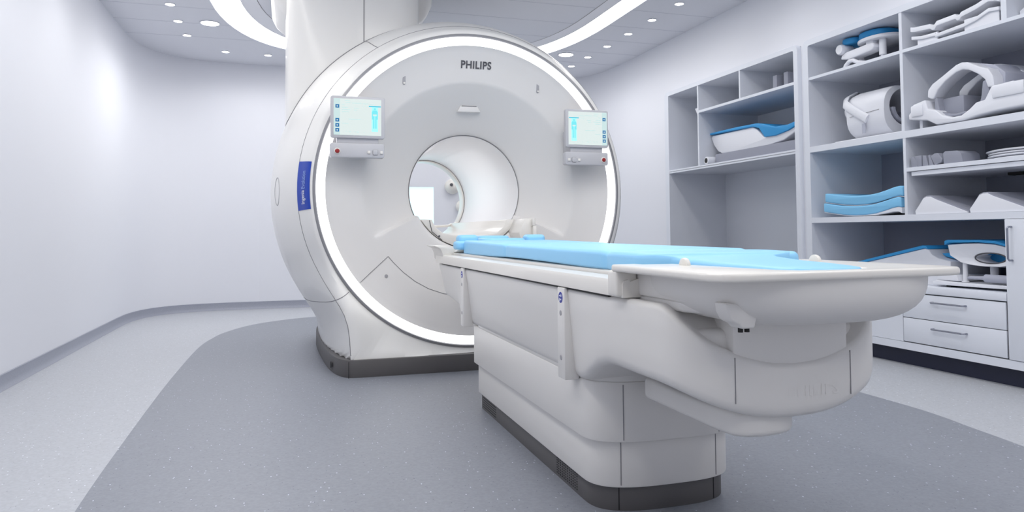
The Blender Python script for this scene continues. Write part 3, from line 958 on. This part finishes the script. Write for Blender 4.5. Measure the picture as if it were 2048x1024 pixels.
obj('corner_lobe', padblob(CX - .262, CX - .20, 3.55, 3.64, .715, .758, .02, .014), 'pad', MT, sharp=70)
obj('head_section', padblob(CX - .09, CX + .08, 3.74, 3.86, .7145, .785, .03, .015), 'pad', MT, sharp=70)
FC = thing('arm_cushion', 'small sky-blue cushion lobe at the right foot end of the mattress', 'cushion', (CX + .22, 1.7, .697))
obj('cushion', padblob(CX + .17, CX + .252, 1.62, 1.80, .698, .745, .035, .016), 'pad', FC, sharp=70)

# =================================================================== STORAGE
FX, BX = 3.48, 4.10
LC = thing('shelving_unit', 'tall white wall shelving unit with an open lower bay, left of the larger unit', 'shelving unit', (3.8, 5.25, 0))
def faceframe(y0, y1, z0, z1, iy0, iy1, iz0, iz1, x0, x1, r=.045):
    """front frame with rounded outer top corners"""
    bm = bmesh.new()
    out = [(y0, z0), (y1, z0)]
    for i in range(7):
        t = math.radians(90 * i / 6); out.append((y1 - r + r * math.cos(t), z1 - r + r * math.sin(t)))
    for i in range(7):
        t = math.radians(90 + 90 * i / 6); out.append((y0 + r + r * math.cos(t), z1 - r + r * math.sin(t)))
    inn = [(iy0, iz0), (iy1, iz0)]
    q = .012
    for i in range(7):
        t = math.radians(90 * i / 6); inn.append((iy1 - q + q * math.cos(t), iz1 - q + q * math.sin(t)))
    for i in range(7):
        t = math.radians(90 + 90 * i / 6); inn.append((iy0 + q + q * math.cos(t), iz1 - q + q * math.sin(t)))
    rings = []
    for L, x in ((out, x1), (out, x0 + .006), ([(a + (.003 if a < (y0 + y1) / 2 else -.003), b - .003) for a, b in out], x0), ([(a, b) for a, b in inn], x0), (inn, x1)):
        rings.append([Vector((x, a, b)) for a, b in L])
    rings.append(rings[0])
    return loft(rings, False, False)
obj('face_frame', faceframe(4.295, 6.215, .1, 2.140, 4.34, 6.140, .14, 2.100, FX, FX + .62), 'cab', LC, sharp=40)
obj('back_panel', box(BX, BX + .02, 4.3, 6.2, .1, 2.1), 'cab', LC)
obj('bottom_board', box(FX + .01, BX, 4.34, 6.14, .1, .14), 'cab', LC)
obj('shelf', boxes([(FX + .003, BX, 4.34, 6.14, 1.353, 1.368), (FX + .0, BX, 4.34, 6.14, 1.370, 1.384)]), 'cab', LC)
obj('shelf', box(FX + .003, BX, 4.34, 5.612, 1.853, 1.874), 'cab', LC)
obj('divider', box(FX + .003, BX, 5.612, 5.632, 1.384, 2.1), 'cab', LC)
obj('divider', box(FX + .003, BX, 4.988, 5.006, 1.874, 2.1), 'cab', LC)
obj('back_seam', box(BX - .002, BX + .001, 4.80, 4.804, .14, 1.353), 'seam', LC)
obj('plinth', box(FX + .06, BX, 4.3, 6.2, 0, .1), 'navy', LC)
RC = thing('shelving_unit', 'wide white wall shelving unit with drawers and a cupboard door, at the right edge', 'shelving unit', (3.8, 3.0, 0))
RY = 1.75
obj('face_frame', faceframe(RY, 4.245, .1, 2.140, RY + .05, 4.187, .14, 2.097, FX, FX + .62), 'cab', RC, sharp=40)
obj('back_panel', box(BX, BX + .02, RY, 4.24, .1, 2.1), 'cab_shaded', RC)
obj('shelf', box(FX + .003, BX, RY + .05, 4.187, 1.852, 1.871), 'cab', RC)
obj('shelf', box(FX + .001, BX, RY + .05, 4.187, 1.343, 1.384), 'cab', RC)
obj('shelf', box(FX + .001, BX, RY + .05, 4.187, .853, .889), 'cab', RC)
ss = obj('short_shelf', boxes([(FX + .004, BX, RY + .05, 3.372, 1.143, 1.166), (FX + .012, BX, RY + .05, 3.345, 1.116, 1.140)]), 'cab', RC)
obj('shelf_bracket', box(FX + .35, FX + .4, 2.93, 3.02, 1.10, 1.116), 'black', ss)
obj('divider', boxes([(FX + .003, BX, 3.376, 3.398, 1.871, 2.1), (FX + .003, BX, 3.376, 3.398, 1.384, 1.852), (FX + .003, BX, 3.372, 3.392, .889, 1.343)]), 'cab', RC)
obj('divider', box(FX + .003, BX, 2.722, 2.752, 1.871, 2.1), 'cab', RC)
obj('worktop', box(FX - .004, BX, 2.772, 4.187, .434, .474, b=.003), 'cab', RC)
obj('front_panel', box(FX + .004, FX + .02, 3.43, 4.187, .142, .432), 'cab', RC)
obj('inner_wall', box(FX + .02, BX, 2.755, 2.772, .14, .853), 'cab_shaded', RC)
def bar(p0, p1, out, r=.005):
    """bow handle: p0, p1 on the panel, 'out' vector"""
    p0, p1, out = Vector(p0), Vector(p1), Vector(out)
    d = (p1 - p0).normalized() * .008
    return tube([p0, p0 + out * .75, p0 + out + d, p1 + out - d, p1 + out * .75, p1], r, 8)
for z0, z1, hz in ((.288, .428, .389), (.146, .284, .240)):
    dr = obj('drawer', box(FX, FX + .018, 2.780, 3.424, z0, z1, b=.003), 'cab', RC)
    obj('handle', bar((FX, 3.004, hz), (FX, 3.212, hz), (-.028, 0, 0)), 'steel', dr, label='steel bow handle')
dg = boxes([(FX + .008, FX + .02, 2.772, 3.432, .284, .288), (FX + .008, FX + .02, 2.772, 3.432, .142, .146), (FX + .008, FX + .02, 3.424, 3.432, .142, .432), (FX + .008, FX + .02, 2.772, 2.780, .142, .432)])
obj('drawer_gaps', dg, 'ink', RC)
dr = obj('door', box(FX - .004, FX + .016, 2.28, 2.768, .143, .851, b=.003), 'cab', RC)
obj('handle', bar((FX - .004, 2.731, .643), (FX - .004, 2.731, .812), (-.03, 0, 0)), 'steel', dr, label='steel bow handle')
dr = obj('door', box(FX - .004, FX + .016, RY + .05, 2.276, .143, .851, b=.003), 'cab', RC)
obj('plinth', box(3.54, BX, RY, 4.245, 0, .1), 'navy', RC, label='dark navy plinth')

# =================================================================== THINGS ON THE SHELVES
def shift(t, d):
    t.location += Vector(d)
    WL[t.name] += Vector(d)

def spread(pts, x0, x1, b=.006, seg=3, ang=25):
    return prism(pts, 'x', x0, x1, b=b, seg=seg, ang=ang)
G1 = None
# left unit, middle shelf
t = thing('flat_case', 'flat pale grey case lying on the shelf under the blue-lined tray', 'case', (3.8, 5.0, 1.384))
obj('case_body', spread(rrect(4.37, 5.48, 1.384, 1.47, .015, 3), 3.56, 3.98, b=.004), 'foam', t)
t = thing('support_tray', 'white curved support tray with a sky-blue pad, lying on the flat grey case', 'support tray', (3.8, 4.9, 1.47))
pr = [(5.58, 1.648), (5.60, 1.63), (5.56, 1.56), (5.50, 1.50), (5.44, 1.476), (5.30, 1.472), (4.80, 1.472), (4.62, 1.49), (4.5, 1.53), (4.42, 1.57), (4.42, 1.60), (4.6, 1.575), (4.78, 1.545), (4.86, 1.545), (4.95, 1.62), (5.0, 1.645)]
pr = [(y, z) for y, z in pr]
obj('tray_shell', spread(pr, 3.60, 3.95, b=.008), 'coil', t, sharp=50)
pp = [(5.60, 1.655), (5.60, 1.672), (5.2, 1.672), (4.93, 1.664), (4.86, 1.652), (4.70, 1.605), (4.55, 1.60), (4.40, 1.622), (4.40, 1.595), (4.55, 1.555), (4.70, 1.535), (4.83, 1.54), (4.90, 1.62), (4.98, 1.642), (5.3, 1.65)]
obj('pad', spread(pp, 3.585, 3.965, b=.006), 'cpad', t, sharp=50, label='sky-blue pad')
t = thing('roll_tube', 'small white tube with a dark open end beside the flat case', 'tube', (3.55, 5.523, 1.384))
obj('tube_body', lathe([(.03, -.03), (.034, -.026), (.034, .12), (.03, .12)], (3.525, 5.523, 1.419), 'x', 24), 'coil', t)
obj('tube_core', lathe([(.001, -.031), (.022, -.0315), (.022, -.02), (.001, -.02)], (3.525, 5.523, 1.419), 'x', 20), 'black', t)
t = thing('support_wedge', 'narrow pale wedge standing behind the divider in the left tall bay', 'wedge', (3.8, 5.75, 1.386))
obj('wedge_body', spread([(5.635, 1.386), (5.78, 1.386), (5.82, 1.83), (5.90, 1.945), (5.635, 1.945)], 3.62, 3.70, b=.006), 'coil', t)
for k, (yc, lab_, zz) in enumerate(((4.688, 'left one of two small grey blocks standing on the top shelf', 2.0), (4.56, 'right one of two small grey blocks standing on the top shelf', 2.0))):
    t = thing('small_block', lab_, 'block', (3.62, yc, 1.874), 'small grey blocks')
    obj('block_body', box(3.585, 3.66, yc - .024, yc + .024, 1.874, zz, b=.004), 'foam', t)

# right unit, top left bay: shoulder coil on a stand
t = thing('coil_stand', 'white jointed stand carrying two round blue-topped pads in the top left bay', 'coil stand', (3.7, 3.8, 1.871))
obj('base', prism(rrect(3.58, 3.86, 3.64, 3.99, .06, 6), 'z', 1.872, 1.888, b=.006), 'coil', t)
obj('base_arch', tube([(3.57, 3.935, 1.885), (3.57, 3.925, 1.905), (3.57, 3.895, 1.925), (3.57, 3.86, 1.925), (3.58, 3.83, 1.905), (3.6, 3.78, 1.892)], .014, 10), 'coil', t)
obj('post', lathe([(.013, 0), (.013, .03), (.022, .03), (.022, .14), (.001, .14)], (3.62, 3.66, 1.888), 'z', 24), 'coil', t)
obj('post', lathe([(.018, 0), (.018, .07), (.001, .07)], (3.66, 3.88, 1.888), 'z', 24), 'coil', t)
obj('arm', spread([(3.975, 1.955), (3.965, 1.98), (3.93, 1.995), (3.73, 2.005), (3.69, 2.0), (3.68, 1.975), (3.70, 1.955), (3.90, 1.94)], 3.57, 3.65, b=.008), 'coil', t)
obj('arm_block', box(3.58, 3.64, 3.70, 3.76, 1.995, 2.03, b=.006), 'coil', t)
obj('knuckle', lathe([(.001, -.05), (.03, -.05), (.036, -.04), (.036, .04), (.03, .05), (.001, .05)], (3.60, 3.965, 2.02), 'x', 24), 'coil', t)
a = obj('pad_plate', prism(sup(3.68, 3.72, .13, .155, 2.3, 32), 'z', 2.02, 2.045, b=.008), 'coil', t)
obj('pad', prism(sup(3.68, 3.74, .12, .118, 2.4, 32), 'z', 2.045, 2.088, b=.01, seg=3), 'cpad', t, label='blue round pad')
obj('pad', prism(sup(3.66, 3.925, .09, .072, 2.3, 28), 'z', 2.048, 2.088, b=.01, seg=3), 'cpad', t, label='blue round pad')
# top right bay: leg support shells
t = thing('leg_support', 'long white notched leg support shell resting on the top shelf', 'leg support', (3.75, 3.1, 1.871))
def shellstrip(L, th, x0, x1, b=.003):
    top = L; bot = [(y, z - th) for y, z in L[::-1]]
    return spread(top + bot, x0, x1, b=b, ang=40)
obj('upper_shell', shellstrip([(3.385, 1.992), (3.36, 1.985), (3.25, 1.975), (3.235, 1.963), (3.22, 1.963), (3.205, 1.98), (3.085, 1.985), (3.075, 1.972), (3.06, 1.972), (3.05, 1.985), (2.96, 2.0), (2.89, 2.02), (2.85, 2.012), (2.823, 2.0)], .028, 3.56, 3.86), 'coil', t)
obj('lower_shell', shellstrip([(3.37, 1.932), (3.30, 1.918), (3.21, 1.915), (3.205, 1.905), (3.03, 1.915), (2.95, 1.93), (2.88, 1.955), (2.85, 1.95), (2.823, 1.947)], .02, 3.55, 3.84), 'coil', t)
obj('end_wall', box(3.56, 3.57, 3.20, 3.335, 1.875, 1.918), 'coil', t)
obj('end_wall', box(3.56, 3.57, 2.83, 3.03, 1.875, 1.935), 'coil', t)
t = thing('folded_cover', 'white pointed cover in the upper right corner bay', 'cover', (3.7, 2.6, 1.871))
obj('cover_body', shellstrip([(2.712, 1.912), (2.67, 1.935), (2.6, 1.965), (2.5, 1.97), (2.35, 1.92)], .045, 3.56, 3.8), 'coil', t)

for o_ in [o_ for o_ in COL.objects if o_.name.startswith('leg_support') and not o_.parent]: shift(o_, (-.065, -.058, 0))
# head coil (left bay under it)
t = thing('head_coil', 'white barrel-shaped head coil with a swinging bow handle, on the middle shelf', 'head coil', (3.75, 3.75, 1.384))
obj('foot_plate', box(3.53, 3.93, 3.43, 4.0, 1.384, 1.397, b=.003), 'coil', t)
prof = [(3.56, 1.40), (3.57, 1.62), (3.60, 1.68), (3.66, 1.715), (3.78, 1.735), (3.88, 1.71), (3.93, 1.62), (3.94, 1.40)]
def shell_y(profxz, y0, y1, b=.01, taper=None):
    return prism(profxz, 'y', y0, y1, b=b, seg=3, ang=25)
NB = 28
CYL = (3.745, 1.56)
outer = []
for k in range(NB):
    a = math.radians(-90 + 360 * k / NB)
    c, s = math.cos(a), math.sin(a)
    r = .175
    x, z = CYL[0] + .188 * math.copysign(abs(c) ** .7, c), CYL[1] + .162 * math.copysign(abs(s) ** .75, s)
    outer.append((x, z))
inn = [(CYL[0] + .135 * math.cos(math.radians(-90 + 360 * k / NB)), CYL[1] + .02 + .118 * math.sin(math.radians(-90 + 360 * k / NB))) for k in range(NB)]
rings = [[Vector((x, y, z)) for x, z in L] for L, y in ((inn, 3.93), (inn, 3.615), ([(CYL[0] + (x - CYL[0]) * 1.05, CYL[1] + .02 + (z - CYL[1] - .02) * 1.05) for x, z in inn], 3.605), ([(CYL[0] + (x - CYL[0]) * .96, CYL[1] + (z - CYL[1]) * .96) for x, z in outer], 3.61), (outer, 3.632), (outer, 3.88), ([(CYL[0] + (x - CYL[0]) * .95, CYL[1] + (z - CYL[1]) * .96) for x, z in outer], 3.93))]
rings.append([Vector((x, 3.935, z)) for x, z in inn])
obj('coil_barrel', loft(rings, False, True), 'coil', t, sharp=40)
obj('coil_lining', prism([(CYL[0] + .12 * math.cos(math.radians(180 + 180 * k / 16)), 1.575 + .10 * math.sin(math.radians(180 + 180 * k / 16))) for k in range(17)] + [(CYL[0] + .10 * math.cos(math.radians(360 - 180 * k / 16)), 1.575 + .085 * math.sin(math.radians(360 - 180 * k / 16))) for k in range(17)], 'y', 3.60, 3.9), 'coil2', t)
hnd = [Vector((3.552, 3.735, 1.515)), Vector((3.548, 3.80, 1.555)), Vector((3.55, 3.87, 1.60)), Vector((3.56, 3.93, 1.64)), Vector((3.60, 3.962, 1.685)), Vector((3.68, 3.97, 1.725)), Vector((3.78, 3.97, 1.72)), Vector((3.9, 3.95, 1.64))]
hr = []
for i, p in enumerate(hnd):
    tt = (hnd[min(i + 1, len(hnd) - 1)] - hnd[max(i - 1, 0)]).normalized()
    nn = Vector((-1, 0, 0)); nn = (nn - nn.dot(tt) * tt).normalized(); ww = tt.cross(nn)
    hr.append([p + ww * (.030 * math.cos(a)) + nn * (.011 * math.sin(a)) for a in [2 * math.pi * k / 12 for k in range(12)]])
hm = loft(hr)
obj('bow_handle', hm, 'coil', t, sharp=60)
obj('rear_knob', lathe([(.06, 0), (.058, .03), (.045, .06), (.02, .08), (.001, .083)], (3.66, 3.94, 1.60), 'y', 28), 'coil', t)
obj('barrel_seam', tube([(3.555, 3.64, 1.563), (3.555, 3.89, 1.548)], .0014, 6), 'seaml', t)
obj('rating_label', box(3.5555, 3.5575, 3.755, 3.785, 1.425, 1.49), 'coil2', t)

# large body/head-neck coil
t = thing('head_neck_coil', 'large white head and neck coil with pointed arch and grey padding inside', 'head and neck coil', (3.75, 3.05, 1.384))
yc0 = 3.085
arch_o = [(3.29, 1.56), (3.285, 1.60), (3.255, 1.63), (3.19, 1.66), (3.10, 1.705), (3.065, 1.712), (3.03, 1.705), (2.95, 1.66), (2.91, 1.645), (2.885, 1.60), (2.88, 1.545)]
arch_i = [(2.915, 1.545), (2.93, 1.59), (2.965, 1.625), (3.02, 1.66), (3.06, 1.672), (3.10, 1.665), (3.17, 1.63), (3.22, 1.59), (3.25, 1.545), (3.262, 1.545)]
obj('arch', spread(arch_o + arch_i, 3.57, 3.66, b=.008), 'coil', t, sharp=45)
obj('arch', spread([(yy - .02, zz) for yy, zz in arch_o + arch_i], 3.78, 3.98, b=.008), 'coil', t, sharp=45)
obj('arch_bridge', spread([(3.09, 1.675), (3.03, 1.675), (2.93, 1.65), (2.90, 1.60), (2.89, 1.55), (2.875, 1.55), (2.87, 1.62), (2.93, 1.675), (3.03, 1.705), (3.09, 1.71)], 3.64, 3.8, b=.005), 'coil2', t)
lowp = [(3.405, 1.445), (3.408, 1.475), (3.39, 1.49), (3.375, 1.53), (3.29, 1.545), (3.275, 1.49), (3.22, 1.475), (3.18, 1.44), (3.12, 1.418), (3.06, 1.42), (3.01, 1.445), (2.97, 1.475), (2.92, 1.48), (2.88, 1.545), (2.76, 1.55), (2.73, 1.50), (2.66, 1.48), (2.64, 1.44), (2.66, 1.415), (2.85, 1.412), (2.95, 1.405), (3.05, 1.390), (3.22, 1.392), (3.28, 1.425)]
obj('lower_shell', spread(lowp, 3.55, 3.97, b=.008), 'coil', t, sharp=45)
obj('wing', box(3.54, 3.9, 2.70, 2.875, 1.475, 1.545, b=.012), 'coil', t)
obj('wing', box(3.54, 3.7, 3.30, 3.385, 1.455, 1.525, b=.012), 'coil', t)
obj('head_pad', spread([(3.255, 1.55), (3.25, 1.46), (3.2, 1.43), (3.12, 1.425), (3.06, 1.43), (3.055, 1.445), (3.12, 1.44), (3.18, 1.45), (3.22, 1.47), (3.235, 1.55)], 3.58, 3.9, b=.006), 'foam', t)
obj('head_pad', box(3.62, 3.9, 3.10, 3.24, 1.435, 1.545, b=.012), 'foam', t)
obj('head_pad', prism([(2.975, 1.46), (2.96, 1.50), (2.948, 1.585), (2.925, 1.59), (2.912, 1.58), (2.915, 1.48), (2.94, 1.455)], 'x', 3.575, 3.68, b=.006), 'foam', t)
obj('coil_foot', box(3.6, 3.64, 3.355, 3.375, 1.384, 1.45), 'coil', t)
obj('coil_foot', box(3.6, 3.64, 2.70, 2.72, 1.384, 1.42), 'coil', t)

shift(t, (-.065, -.058, 0))
# short shelf: foam wedges and stacked plates
ZS = 1.166
wl = ['leftmost of five grey foam wedges on the short shelf', 'second from left of five grey foam wedges on the short shelf', 'middle one of five grey foam wedges on the short shelf', 'fourth from left of five grey foam wedges, leaning', 'largest grey foam wedge, rightmost on the short shelf']
wp = [[(3.452, 0), (3.404, 0), (3.408, .03), (3.43, .062), (3.452, .062)], [(3.402, 0), (3.376, 0), (3.374, .064), (3.428, .064)], [(3.370, 0), (3.328, 0), (3.345, .06), (3.368, .062)],
      [(3.325, 0), (3.293, 0), (3.318, .062), (3.328, .06)], [(3.225, .0), (3.10, 0), (3.11, .05), (3.135, .066), (3.215, .07), (3.228, .06)]]
for l_, p_ in zip(wl, wp):
    p_ = [(a * .971, b) for a, b in p_]
    t = thing('foam_wedge', l_, 'foam wedge', (3.65, p_[0][0], ZS), 'foam wedges on the short shelf')
    obj('wedge_body', spread([(a, ZS + .0005 + b) for a, b in p_], 3.497, 3.63, b=.003), 'foam', t)
t = thing('foam_wedge', 'faceted pale foam wedge tipped over between the narrow wedges and the largest wedge', 'foam wedge', (3.6, 3.26, ZS))
obj('wedge_body', spread([(3.19, ZS), (3.146, ZS + .012), (3.138, ZS + .03), (3.167, ZS + .066), (3.19, ZS + .066), (3.216, ZS + .052)], 3.497, 3.60, b=.003), 'foam', t)
pn = ['bottom thin white disc of the stack on the short shelf', 'second thin white disc from the bottom of the stack', 'third thin white disc from the bottom of the stack', 'top thin white disc of the stack on the short shelf']
for k in range(4):
    t = thing('round_plate', pn[k], 'plate', (3.8, 2.75, ZS + .013 * k), 'stacked discs on the short shelf')
    z = ZS + .0135 * k
    rr = .25 + (.006 if k % 2 else 0)
    obj('plate_body', lathe([(rr - .05, .0005), (rr - .012, .001), (rr, .005), (rr, .009), (rr - .012, .0125), (.001, .0125)], (3.79, 2.77 + .004 * k, z), 'z', 56), 'coil', t)

# shelf below: two wedge cushions
ZW = .889
def wcush(y0, lab_):
    t = thing('wedge_cushion', lab_, 'cushion', (3.8, y0 - .17, ZW), 'knee wedge cushions')
    p = [(0, .002), (.004, .02), (-.03, .06), (-.055, .092), (-.075, .1), (-.10, .1), (-.13, .085), (-.336, .006), (-.336, .001), (0, .0005)]
    obj('cushion_body', spread([(y0 + a, ZW + b) for a, b in p], 3.497, 3.93, b=.004), 'coil', t, sharp=50)
    c = [(.006, .02), (-.026, .064), (-.052, .098), (-.075, .107), (-.105, .107), (-.137, .09), (-.341, .012), (-.341, .003), (-.336, .006), (-.13, .085), (-.10, .1), (-.075, .1), (-.055, .092), (-.03, .06)]
    obj('grey_cover', spread([(y0 + a, ZW + b) for a, b in c], 3.503, 3.94, b=.0), 'foam', t, sharp=50)
wcush(3.328, 'grey-covered wedge cushion, left one of two on the lower shelf')
wcush(2.975, 'grey-covered wedge cushion, right one of two on the lower shelf')

# two stacked blue cushions in the left bay
def bcush(z0, lab_, dy, shellon):
    t = thing('curved_cushion', lab_, 'cushion', (3.75, 3.85, z0), 'stacked sky-blue curved cushions')
    ys = [4.075, 3.99, 3.893, 3.796, 3.698, 3.62, 3.543, 3.485, 3.445, 3.42]
    zs = [.042, .030, .018, .012, .013, .020, .036, .050, .055, .050]
    top = [(y_ + dy, z0 + z_ + .055) for y_, z_ in zip(ys, zs)]
    bot = [(y_ + dy, z0 + z_ - .004) for y_, z_ in zip(ys, zs)][::-1]
    obj('cushion_pad', spread(top + bot, 3.50, 3.86, b=.008, ang=40), 'cpadl', t, sharp=60)
    sh = [(y_ + dy, z0 + z_ - .0045) for y_, z_ in zip(ys, zs)]
    sb = [(y_ + dy, z0 + z_ - (.0095 if i < 5 else .0095 + .006 * (i - 4) * shellon)) for i, (y_, z_) in enumerate(zip(ys, zs))][::-1]
    obj('cushion_shell', spread(sh + sb, 3.505, 3.855), 'coil', t, sharp=60)
M['cpadl'] = mat('cushion_blue', (132, 200, 242), .5)
bcush(.889, 'sky-blue curved cushion, bottom one of the stack of two', .015, 1)
bcush(.889 + .066, 'sky-blue curved cushion, top one of the stack of two', .0, 0)

# worktop: blue topped ramp, dish, knee coil
ZT = .474
t = thing('ramp_cushion', 'white ramp with a blue sloping top on the worktop behind the table tray', 'ramp cushion', (3.8, 3.6, ZT))
obj('ramp_body', spread([(3.95, ZT), (3.95, .565), (3.37, .690), (3.345, .685), (3.325, .655), (3.28, .635), (3.2, .620), (3.2, ZT)], 3.60, 3.98, b=.006), 'coil', t)
obj('ramp_pad', spread([(3.95, .566), (3.95, .582), (3.38, .708), (3.355, .703), (3.345, .687), (3.37, .691)], 3.595, 3.985, b=.002), 'cpad', t, label='blue sloping pad')
t = thing('blue_dish_pad', 'deep blue curved pad lying between the ramp and the knee coil', 'pad', (3.85, 3.2, .6))
obj('pad_body', spread([(3.31, .660), (3.24, .668), (3.12, .672), (3.0, .69), (2.8, .74), (2.8, .72), (3.0, .665), (3.12, .632), (3.22, .630), (3.28, .642)], 3.66, 3.98, b=.004), 'cpad', t)
t = thing('knee_coil', 'white knee coil with blue rim and oval opening on a low base plate', 'knee coil', (3.72, 3.05, ZT))
obj('base_plate', spread([(3.275, .486), (3.275, .505), (3.255, .512), (3.1, .506), (2.79, .506), (2.79, .488)], 3.55, 3.95, b=.004), 'coil', t)
obj('base_block', spread([(3.262, .512), (3.255, .545), (3.13, .545), (3.12, .512)], 3.565, 3.8, b=.005), 'coil', t)
obj('base_foot', boxes([(3.6, 3.9, 3.2, 3.23, .474, .487), (3.6, 3.9, 2.82, 2.85, .474, .487)]), 'black', t)
cp = [(3.205, .712), (3.185, .655), (3.15, .625), (3.08, .606), (2.98, .598), (2.82, .60), (2.80, .62), (2.80, .70), (2.9, .722), (3.0, .728), (3.19, .722)]
hole = [(2.945 + .09 * math.cos(2 * math.pi * k / 24), .645 + .028 * math.sin(2 * math.pi * k / 24)) for k in range(24)]
# shell with oval opening: two rings bridged
outl = []
for k in range(24):
    a = 2 * math.pi * k / 24
    d = Vector((math.cos(a), math.sin(a)))
    o_ = Vector((2.97, .655))
    best = 1e9
    for i in range(len(cp)):
        p, q = Vector(cp[i]), Vector(cp[(i + 1) % len(cp)])
        e = q - p
        den = d.x * e.y - d.y * e.x
        if abs(den) < 1e-9: continue
        w = p - o_
        tt_ = (w.x * e.y - w.y * e.x) / den
        uu = (w.x * d.y - w.y * d.x) / den
        if tt_ > 0 and -1e-6 <= uu <= 1 + 1e-6: best = min(best, tt_)
    outl.append(tuple(o_ + d * best))
ins_ = [(2.97 + (a - 2.97) * .96, .655 + (b - .655) * .93) for a, b in outl]
hi_ = [(2.945 + (a - 2.945) * 1.1, .645 + (b - .645) * 1.12) for a, b in hole]
rings = [[Vector((x, a, b)) for a, b in L] for L, x in ((hole, 3.86), (hole, 3.60), (hi_, 3.59), (ins_, 3.575), (outl, 3.595), (outl, 3.90))]
obj('coil_shell', loft(rings, False, False), 'coil', t, sharp=35)
obj('opening_rim', tube([(3.592, a, b) for a, b in hole], .0035, 6, closed=True), 'ink', t)
obj('inner_pad', prism(hole, 'x', 3.70, 3.74), 'cpad', t, label='deep blue inner pad')
obj('blue_rim', spread([(3.21, .713), (3.208, .735), (3.19, .742), (3.0, .742), (2.9, .738), (2.80, .712), (2.80, .700), (2.9, .724), (3.0, .730), (3.19, .725)], 3.57, 3.93, b=.002), 'cpad', t, label='blue padded rim')
obj('post', lathe([(.022, 0), (.014, .008), (.013, .03), (.012, .11), (.001, .11)], (3.60, 3.105, .508), 'z', 20), 'coil', t)
obj('post', lathe([(.02, 0), (.02, .10), (.001, .10)], (3.66, 2.98, .508), 'z', 20), 'coil', t)
obj('cable_plug', tube([(3.58, 3.075, .532), (3.58, 3.06, .536), (3.58, 3.0, .537), (3.58, 2.975, .537), (3.58, 2.965, .537), (3.58, 2.80, .537)], [.006, .009, .010, .012, .022, .022], 14), 'coil2', t)

# behind the scanner, seen through the bore
t = thing('wall_camera', 'small white dome camera with a dark lens on the far wall seen through the bore', 'camera', (1.80, 8.25, 1.36))
obj('dome', lathe([(.09, .04), (.09, .01), (.075, -.03), (.04, -.055), (.001, -.06)], (1.835, 8.25, 1.345), 'y', 28), 'table2', t)
obj('lens', lathe([(.001, -.064), (.018, -.062), (.018, -.04), (.001, -.04)], (1.805, 8.245, 1.36), 'y', 16), 'ink', t)
t = thing('wall_lamp', 'white round wall lamp seen at the right edge inside the bore', 'wall lamp', (1.92, 8.25, 1.1))
obj('globe', lathe([(.001, .035), (.05, .03), (.075, .0), (.06, -.04), (.03, -.06), (.001, -.065)], (1.945, 8.25, 1.11), 'y', 24), 'table2', t)
